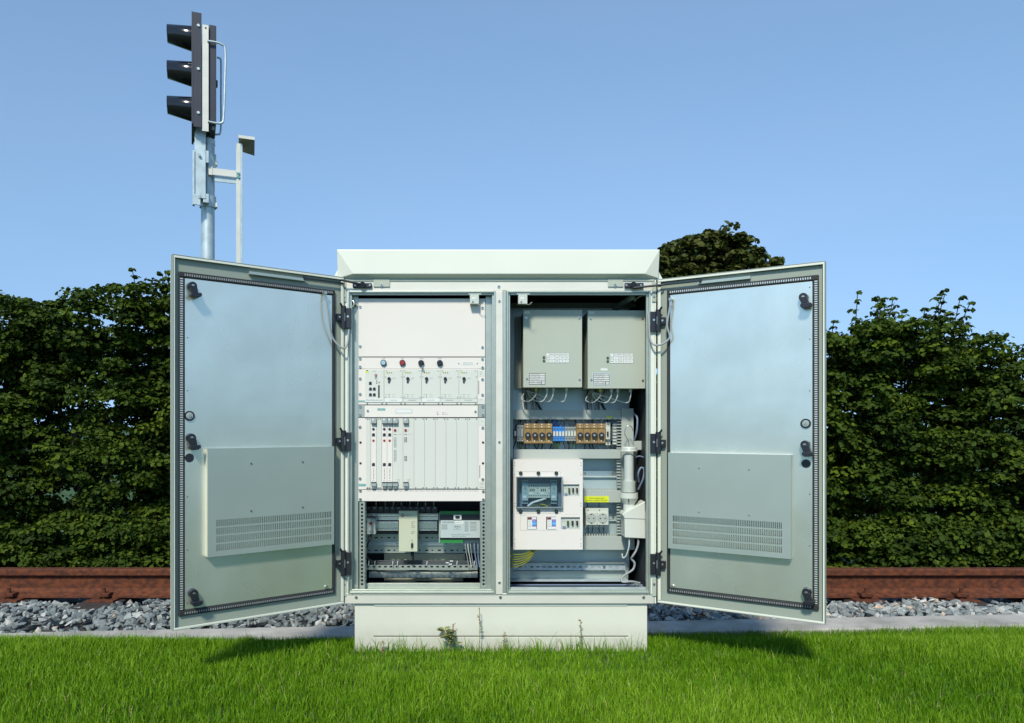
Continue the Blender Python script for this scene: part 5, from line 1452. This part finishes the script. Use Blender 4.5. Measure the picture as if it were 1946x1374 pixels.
# ---- doors
def make_door(side, hinge_px, ang, wdt, zt_, zb_, tag_):
    hx = X(hinge_px, F)
    loc_world = Vector((hx, F - 0.008, 0))
    rot = R(ang) if side < 0 else -R(ang)
    loc = wm(CAB).inverted() @ loc_world
    W_, t = wdt, 0.028
    mb = MB()
    def bx(u0, u1, n0, n1, z0, z1, m_): mb.box(side * u0, side * u1, -n1, -n0, z0, z1, m_)
    bx(0.0, W_, -t, -t + 0.002, zb_, zt_, 'cream')
    e_ = 0.0022
    bx(0, W_, -t + 0.002, 0, zt_ - e_, zt_, 'doorc'); bx(0, W_, -t + 0.002, 0, zb_, zb_ + e_, 'doorc')
    bx(0, e_, -t + 0.002, 0, zb_ + e_, zt_ - e_, 'doorc'); bx(W_ - e_, W_, -t + 0.002, 0, zb_ + e_, zt_ - e_, 'doorc')
    bx(e_, W_ - e_, -t + 0.002, -0.014, zb_ + e_, zt_ - e_, 'doorc')
    # folded inner edge (pale line)
    bx(e_, W_ - e_, -0.004, -0.001, zt_ - e_ - 0.008, zt_ - e_, 'cream'); bx(e_, W_ - e_, -0.004, -0.001, zb_ + e_, zb_ + e_ + 0.006, 'cream')
    bx(W_ - e_ - 0.005, W_ - e_, -0.0045, -0.0015, zb_ + e_ + 0.006, zt_ - e_ - 0.008, 'cream'); bx(0.0 + e_, 0.012, -0.0045, -0.0015, zb_ + 0.01, zt_ - 0.012, 'cream')
    door = mb.build('door', CAB, tag_, 0.0008, loc=loc, rot=rot)
    # pixel -> (u, z) on the door's inner plane, used only to size the fittings
    ca, sa = math.cos(R(ang)), math.sin(R(ang))
    def uv(px, py, n=-0.010):
        k_ = (px - PX0) / FPX
        nx, ny = -side * sa, -ca
        A_ = side * ca
        # x = hx + A_ u + nx n ; y = F-.008 - sa u + ny n ; x = k y
        y0 = F - 0.008 + ny * n
        u = (k_ * y0 - hx - nx * n) / (A_ + k_ * sa)
        y_ = y0 - sa * u
        return u, CH - (py - HY) / FPX * y_
    def dpart(name, fn, label=None, bevel=0.0, parent=door):
        m = MB()
        def b2(u0, u1, n0, n1, z0, z1, m_): m.box(side * u0, side * u1, -n1, -n0, z0, z1, m_)
        fn(m, b2)
        if parent is door: return m.build(name, door, label, bevel, space='L')
    g0, g1 = (0.034, W_ - 0.020)
    gt, gb = zt_ - 0.052, zb_ + 0.042
    if side > 0: gt += 0.010
    def gasket(m, b2):
        gw = 0.018
        b2(g0, g1, -0.014, -0.005, gt - gw, gt, 'rubber'); b2(g0, g1, -0.014, -0.005, gb, gb + gw, 'rubber')
        b2(g0, g0 + gw * .6, -0.014, -0.005, gb + gw, gt - gw, 'rubber'); b2(g1 - gw, g1, -0.014, -0.005, gb + gw, gt - gw, 'rubber')
    dpart('gasket', gasket, 'black rubber door seal', 0.003)
    def clips(m, b2):
        st = 0.0075
        z_ = gb + 0.022
        while z_ < gt - 0.022:
            b2(g1 - 0.013, g1 - 0.004, -0.005, -0.0042, z_, z_ + 0.0036, 'mlabel'); z_ += st
        u = g0 + 0.012
        while u < g1 - 0.02:
            b2(u, u + 0.0036, -0.005, -0.0042, gt - 0.013, gt - 0.006, 'mlabel' if side > 0 else 'cable'); b2(u, u + 0.003, -0.005, -0.0042, gb + 0.006, gb + 0.012, 'cable'); u += st
    dpart('seal_clips', clips)
    pu0, pu1, pt, pbm = g0 + 0.012, g1 - 0.020, gt - 0.020, gb + 0.020
    dpart('inner_sheet', lambda m, b2: b2(pu0, pu1, -0.014, -0.008, pbm, pt, 'zinc'), 'smooth blue-grey zinc sheet', 0.0006)
    def small(m, b2):
        for k_ in range(7):
            z_ = pbm + 0.02 + (pt - pbm - 0.04) * k_ / 6
            m.cyl((side * (pu1 - 0.008), 0.008, z_), (side * (pu1 - 0.008), 0.0072, z_), 0.002, None, 8, 'print')
    dpart('rivets', small)
    def latch(px, py, label):
        u, z_ = uv(px, py)
        def fn(m, b2):
            x_ = side * u
            dxx = -side * 0.006 if side < 0 else 0.009
            m.cyl((x_, 0.0078, z_), (x_, -0.012, z_), 0.015, 0.0135, 24, 'black')
            m.add([(x_ - 0.012, -0.004, z_), (x_ + 0.012, -0.004, z_), (x_ + 0.012 + dxx, -0.004, z_ - 0.029), (x_ - 0.012 + dxx, -0.004, z_ - 0.029),
                   (x_ - 0.012, -0.016, z_), (x_ + 0.012, -0.016, z_), (x_ + 0.012 + dxx, -0.016, z_ - 0.029), (x_ - 0.012 + dxx, -0.016, z_ - 0.029)],
                  [(0, 3, 2, 1), (4, 5, 6, 7), (0, 4, 7, 3), (1, 2, 6, 5), (3, 7, 6, 2), (0, 1, 5, 4)], 'black')
            a_ = [(x_ - 0.015 + dxx, z_ - 0.024), (x_ - 0.016 + dxx, z_ - 0.034), (x_ - 0.006 + dxx, z_ - 0.040), (x_ + 0.010 + dxx, z_ - 0.038), (x_ + 0.018 + dxx, z_ - 0.033), (x_ + 0.018 + dxx, z_ - 0.023)]
            m.prism(a_, -0.028, -0.001, 'y', 'black')
            m.cyl((x_, -0.012, z_), (x_, -0.0135, z_), 0.0048, None, 12, 'screw')
            m.cyl((x_ + dxx * .5, -0.016, z_ - 0.018), (x_ + dxx * .5, -0.018, z_ - 0.018), 0.004, None, 10, 'black')
        dpart('latch', fn, label, 0.0015)
    def lock(px, py):
        u, z_ = uv(px, py)
        dpart('lock_barrel', lambda m, b2: (m.cyl((side * u, 0.0078, z_), (side * u, 0.004, z_), 0.0165, None, 24, 'black'), m.cyl((side * u, 0.004, z_), (side * u, 0.001, z_), 0.0115, 0.010, 20, 'lev'), m.cyl((side * u, 0.001, z_), (side * u, -0.001, z_), 0.005, None, 12, 'screw')))
    def hole(px, py):
        u, z_ = uv(px, py)
        dpart('round_opening', lambda m, b2: m.cyl((side * u, 0.0079, z_), (side * u, 0.0070, z_), 0.0145, None, 24, 'black'))
    if side < 0:
        latch(363, 545, 'upper latch'); latch(361, 832, 'middle latch'); latch(365, 1126, 'lower latch'); lock(359.5, 790.5); hole(359.5, 870)
        cu0, cz0 = uv(628, 1040); cu1, czt = uv(389, 852)
        _, czb = uv(389, 1057)
        u_c, z_c = uv(614, 558); u_s, z_s = uv(619, 1115)
    else:
        latch(1528, 566, 'upper latch'); latch(1531, 845, 'middle latch'); latch(1534, 1124, 'lower latch'); lock(1531.5, 805); hole(1532, 881)
        cu0, cz0 = uv(1271, 1040); cu1, czt = uv(1506, 864)
        _, czb = uv(1506, 1060)
        u_c, z_c = uv(1277, 570); u_s, z_s = uv(1279, 1114)
    cu0 = max(cu0, pu0 + 0.001)
    # filter cover with real slots
    ch = 0.020
    def cover(m, b2):
        hs = []
        n_ = 62
        su0, su1 = cu0 + 0.018 if side > 0 else cu0 + 0.012, cu1 - 0.026
        zz = czb + 0.018
        rh, gp = 0.0215, 0.0055
        pitch = (su1 - su0) / n_
        for r_ in range(4):
            for k_ in range(n_):
                a_ = su0 + pitch * k_
                s0, s1 = side * a_, side * (a_ + pitch * 0.52)
                hs.append((min(s0, s1), max(s0, s1), zz, zz + rh))
            zz += rh + gp
        s0, s1 = side * cu0, side * cu1
        m.plate(min(s0, s1), max(s0, s1), czb, czt, -ch, -ch + 0.0015, hs, 'cover')
        b2(cu0, cu1, -0.0078, ch - 0.0016, czt - 0.0015, czt, 'edge' if side > 0 else 'cover'); b2(cu0, cu1, -0.0078, ch - 0.0016, czb, czb + 0.0015, 'cover')
        b2(cu1 - 0.0015, cu1, -0.0078, ch - 0.0016, czb + 0.0016, czt - 0.0016, 'edge' if side < 0 else 'cover'); b2(cu0, cu0 + 0.0015, -0.0078, ch - 0.0016, czb + 0.0016, czt - 0.0016, 'cover')
    cov = dpart('filter_cover', cover, 'flat filter box with four rows of slots')
    def riv(m, b2):
        for fu in (0.27, 0.68):
            for fz in (0.40, 0.85):
                u_ = cu0 + (cu1 - cu0) * fu; z_ = czb + (czt - czb) * fz
                m.cyl((side * u_, -ch - 0.0001, z_), (side * u_, -ch - 0.0025, z_), 0.0028, None, 8, 'print' if side < 0 else 'screw')
    dpart('cover_screws', riv)
    dpart('earth_stud', lambda m, b2: (m.cyl((side * u_c, 0.0078, z_c), (side * u_c, -0.012, z_c), 0.007, 0.006, 12, 'screw'), m.box(side * u_c - 0.005, side * u_c + 0.005, -0.008, -0.003, z_c - 0.026, z_c - 0.006, 'screw')), None, 0.0008)
    dpart('corner_screw', lambda m, b2: m.cyl((side * u_s, 0.0078, z_s), (side * u_s, 0.001, z_s), 0.007, 0.006, 12, 'screw'))
    # stay slider near the top edge
    zs_ = zt_ - 0.030
    dpart('stay_channel', lambda m, b2: b2(0.155 if side < 0 else 0.15, 0.36 if side < 0 else 0.33, -0.012, 0.002, zs_ - 0.004, zs_ + 0.006, 'cover'), None, 0.001)
    dpart('stay_arm', lambda m, b2: (b2(0.004, 0.165, -0.002, 0.003, zs_ + 0.004, zs_ + 0.009, 'black'), b2(0.155, 0.163, -0.002, 0.006, zs_ + 0.000, zs_ + 0.014, 'black')), None, 0.0008)
    # hinges: leaf on the frame, knuckle, leaf on the door
    for (c, d) in (((583, 625), (818, 858), (1045, 1093)) if side < 0 else ((590, 631), (821, 862), (1049, 1092))):
        z1, z0 = Z(c, F), Z(d, F)
        zc_ = (z0 + z1) / 2
        h = part('hinge', CAB, lambda m: (m.box(hx - side * 0.0, hx - side * 0.026, F - 0.013, F - 0.0005, z0 + 0.002, z1 - 0.006, 'black'),
                                          m.cyl((hx + side * 0.002, F - 0.014, z0), (hx + side * 0.002, F - 0.014, z1), 0.010, None, 16, 'black'),
                                          m.tube([(hx + side * 0.004, F - 0.02, z1 - 0.004), (hx + side * 0.008, F - 0.026, z1 + 0.002), (hx + side * 0.011, F - 0.03, z1 + 0.009)], 0.004, 'black', 8, 3),
                                          m.cyl((hx - side * 0.014, F - 0.013, zc_ + 0.003), (hx - side * 0.014, F - 0.0145, zc_ + 0.003), 0.0042, None, 12, 'screw'),
                                          m.box(hx - side * 0.004, hx - side * 0.0055, F - 0.0245, F - 0.013, zc_ - 0.015, zc_ + 0.015, 'lev')), None, 0.0015)
        def leaf(m, b2):
            b2(0.004, 0.030, -0.010, 0.003, zc_ - 0.014, zc_ + 0.012, 'black')
            m.cyl((side * 0.021, -0.003, zc_), (side * 0.021, -0.0045, zc_), 0.004, None, 12, 'screw')
        dpart('hinge_leaf', leaf, None, 0.001)
    # earthing cable, sagging from the stud to the frame
    a_w = wm(door) @ Vector((side * u_c, -0.010, z_c - 0.024))
    fx = X(664, F) if side < 0 else X(1233, F)
    pts = [a_w, a_w + Vector((-side * 0.012, 0.0, -0.07)), Vector((hx + side * 0.035, F - 0.045, Z(646 if side < 0 else 645, F))), Vector((hx - side * 0.002, F - 0.035, Z(664 if side < 0 else 658, F))), Vector((fx + side * 0.004, F - 0.012, Z(648, F))),
           Vector((fx, F + 0.002, Z(605, F))), Vector((fx, F + 0.02, Z(575, F)))]
    part('earthing_cable', CAB, lambda m: m.tube(pts, 0.0036, 'cable', 8, 8), 'braided cable looping from the left door to the frame' if side < 0 else 'braided cable looping from the right door to the frame')
    return door
make_door(-1, 655, 37.0, 0.613, 1.398, 0.184, 'left door, open, with its inside facing the lawn')
make_door(1, 1248, 32.7, 0.566, 1.390, 0.188, 'right door, open, with its inside facing the lawn')

# ---------------------------------------------------------------- hanging inspection lamp (its own thing)
def lamp():
    Y = F + 0.14
    e = empty('inspection_lamp', (X(1195, Y), Y, Z(1020, Y)), 'white tube lamp with angled socket box hanging by a wire hook', 'lamp')
    part('hook', e, lambda m: m.tube([P(1195, 852, Y), P(1195, 845, Y), P(1194, 838, Y), P(1189, 829, Y), P(1187, 822, Y), P(1190, 812, Y), P(1196, 809, Y), P(1201, 813, Y), P(1202.5, 819, Y)], 0.0016, 'screw', 8, 6))
    def c_(m, a, b_, r0, r1, mm, caps=True): m.cyl(P(1195, a, Y), P(1195, b_, Y), r0 * Y / FPX, r1 * Y / FPX, 28, mm, caps)
    part('clear_sleeve', e, lambda m: c_(m, 851, 936, 16, 16, 'tubeglass'))
    part('lamp_tube', e, lambda m: (c_(m, 864, 914, 9, 9, 'label'), c_(m, 914, 935, 12.5, 12.5, 'lampw')))
    part('end_cap', e, lambda m: (c_(m, 849, 857, 14, 16.5, 'lampw'),))
    part('collar', e, lambda m: (c_(m, 936, 946, 17.2, 17.2, 'lampw'), c_(m, 946, 958, 17.2, 10.5, 'lampw'), c_(m, 958, 986, 10.5, 10.5, 'lampw')))
    def body(m):
        y0, y1 = Y - 0.035, Y + 0.035
        def pt(px, py): return (X(px, Y), Z(py, Y))
        m.prism([pt(1179, 976), pt(1183, 972), pt(1222, 951), pt(1223, 1021), pt(1184, 1019), pt(1183, 981)], y0, y1, 'y', 'lampw')
        m.prism([pt(1182, 981.2), pt(1224, 983), pt(1224, 985), pt(1182, 983.2)], y0 - 0.002, y0 + 0.01, 'y', 'duct')
        m.prism([pt(1223, 970), pt(1226, 971), pt(1226, 1009), pt(1223, 1009)], y0 + 0.01, y1 - 0.01, 'y', 'lampw')
    part('socket_box', e, body, None, 0.003)
    part('cable_entry', e, lambda m: m.cyl(P(1196, 1019, Y), P(1196, 1027, Y), 0.0055, 0.0045, 12, 'lampw'))
    part('switch', e, lambda m: m.pb(1194, 1196, 948, 953, Y - 0.036, 0.01, 'print'))
lamp()

# ---------------------------------------------------------------- weeds at the plinth
def leaf_poly(m, base, d, up, L, wd, mm):
    d = Vector(d).normalized(); s_ = d.cross(Vector(up)).normalized()
    b0 = Vector(base)
    pts = [b0, b0 + d * L * 0.35 + s_ * wd, b0 + d * L * 0.75 + s_ * wd * 0.6, b0 + d * L - Vector((0, 0, L * .2)), b0 + d * L * 0.75 - s_ * wd * 0.6, b0 + d * L * 0.35 - s_ * wd]
    m.add(pts, [(0, 1, 2, 3), (0, 3, 4, 5)], mm)
def weed(px, py_top, h_, label, kind):
    Y = F - 0.02
    base = Vector((X(px, Y), Y, 0.0))
    topz = Z(py_top, Y)
    e = empty('weed', base, label, 'plant')
    def stem(m):
        m.tube([base, base + Vector((0.004, 0, topz * 0.5)), Vector((base.x + 0.002, Y, topz))], 0.0013, 'weed', 5, 4)
        if kind == 1: m.tube([base, base + Vector((-0.02, 0, topz * 0.4)), Vector((base.x - 0.038, Y - 0.005, topz * 0.82))], 0.0013, 'weed', 5, 4)
    part('stem', e, stem)
    def lv(m):
        n_ = 26 if kind == 1 else 7
        for k_ in range(n_):
            q = random.random() ** (0.7 if kind == 1 else 1)
            a = random.uniform(0, 2 * math.pi)
            off = random.choice((0, -0.034)) * q if kind == 1 else 0
            leaf_poly(m, base + Vector((off, 0, topz * (0.25 + 0.6 * q))), (math.cos(a), math.sin(a), 0.3), (0, 0, 1), random.uniform(0.024, 0.04) if kind == 1 else 0.014, 0.011 if kind == 1 else 0.0035, 'weed')
    part('leaves', e, lv)
    def sd_(m):
        for k_ in range(14 if kind == 1 else 12):
            for off in ((0.002, -0.038) if kind == 1 else (0.002,)):
                zz = topz * (1 if off > 0 else 0.82) - (0.032 if kind == 1 else 0.07) * random.random()
                p_ = Vector((base.x + off + random.uniform(-.005, .005), Y + random.uniform(-.004, .004), zz))
                m.cyl(p_, p_ + Vector((random.uniform(-.003, .003), 0, 0.005)), 0.0022, 0.0008, 5, 'seed')
    part('seed_head', e, sd_)
weed(861, 1186, 0, 'bushy weed with broad leaves and two brown seed spikes against the plinth', 1)
weed(910, 1156, 0, 'tallest thin weed stalk rising at the middle of the plinth', 2)
weed(957, 1200, 0, 'short reddish weed spike right of the middle stalk', 2)
weed(1102, 1178, 0, 'thin seedy weed stalk in front of the right half of the plinth', 2)
weed(727, 1217, 0, 'low reddish weed at the left end of the plinth slot', 2)
bpy.context.view_layer.update()
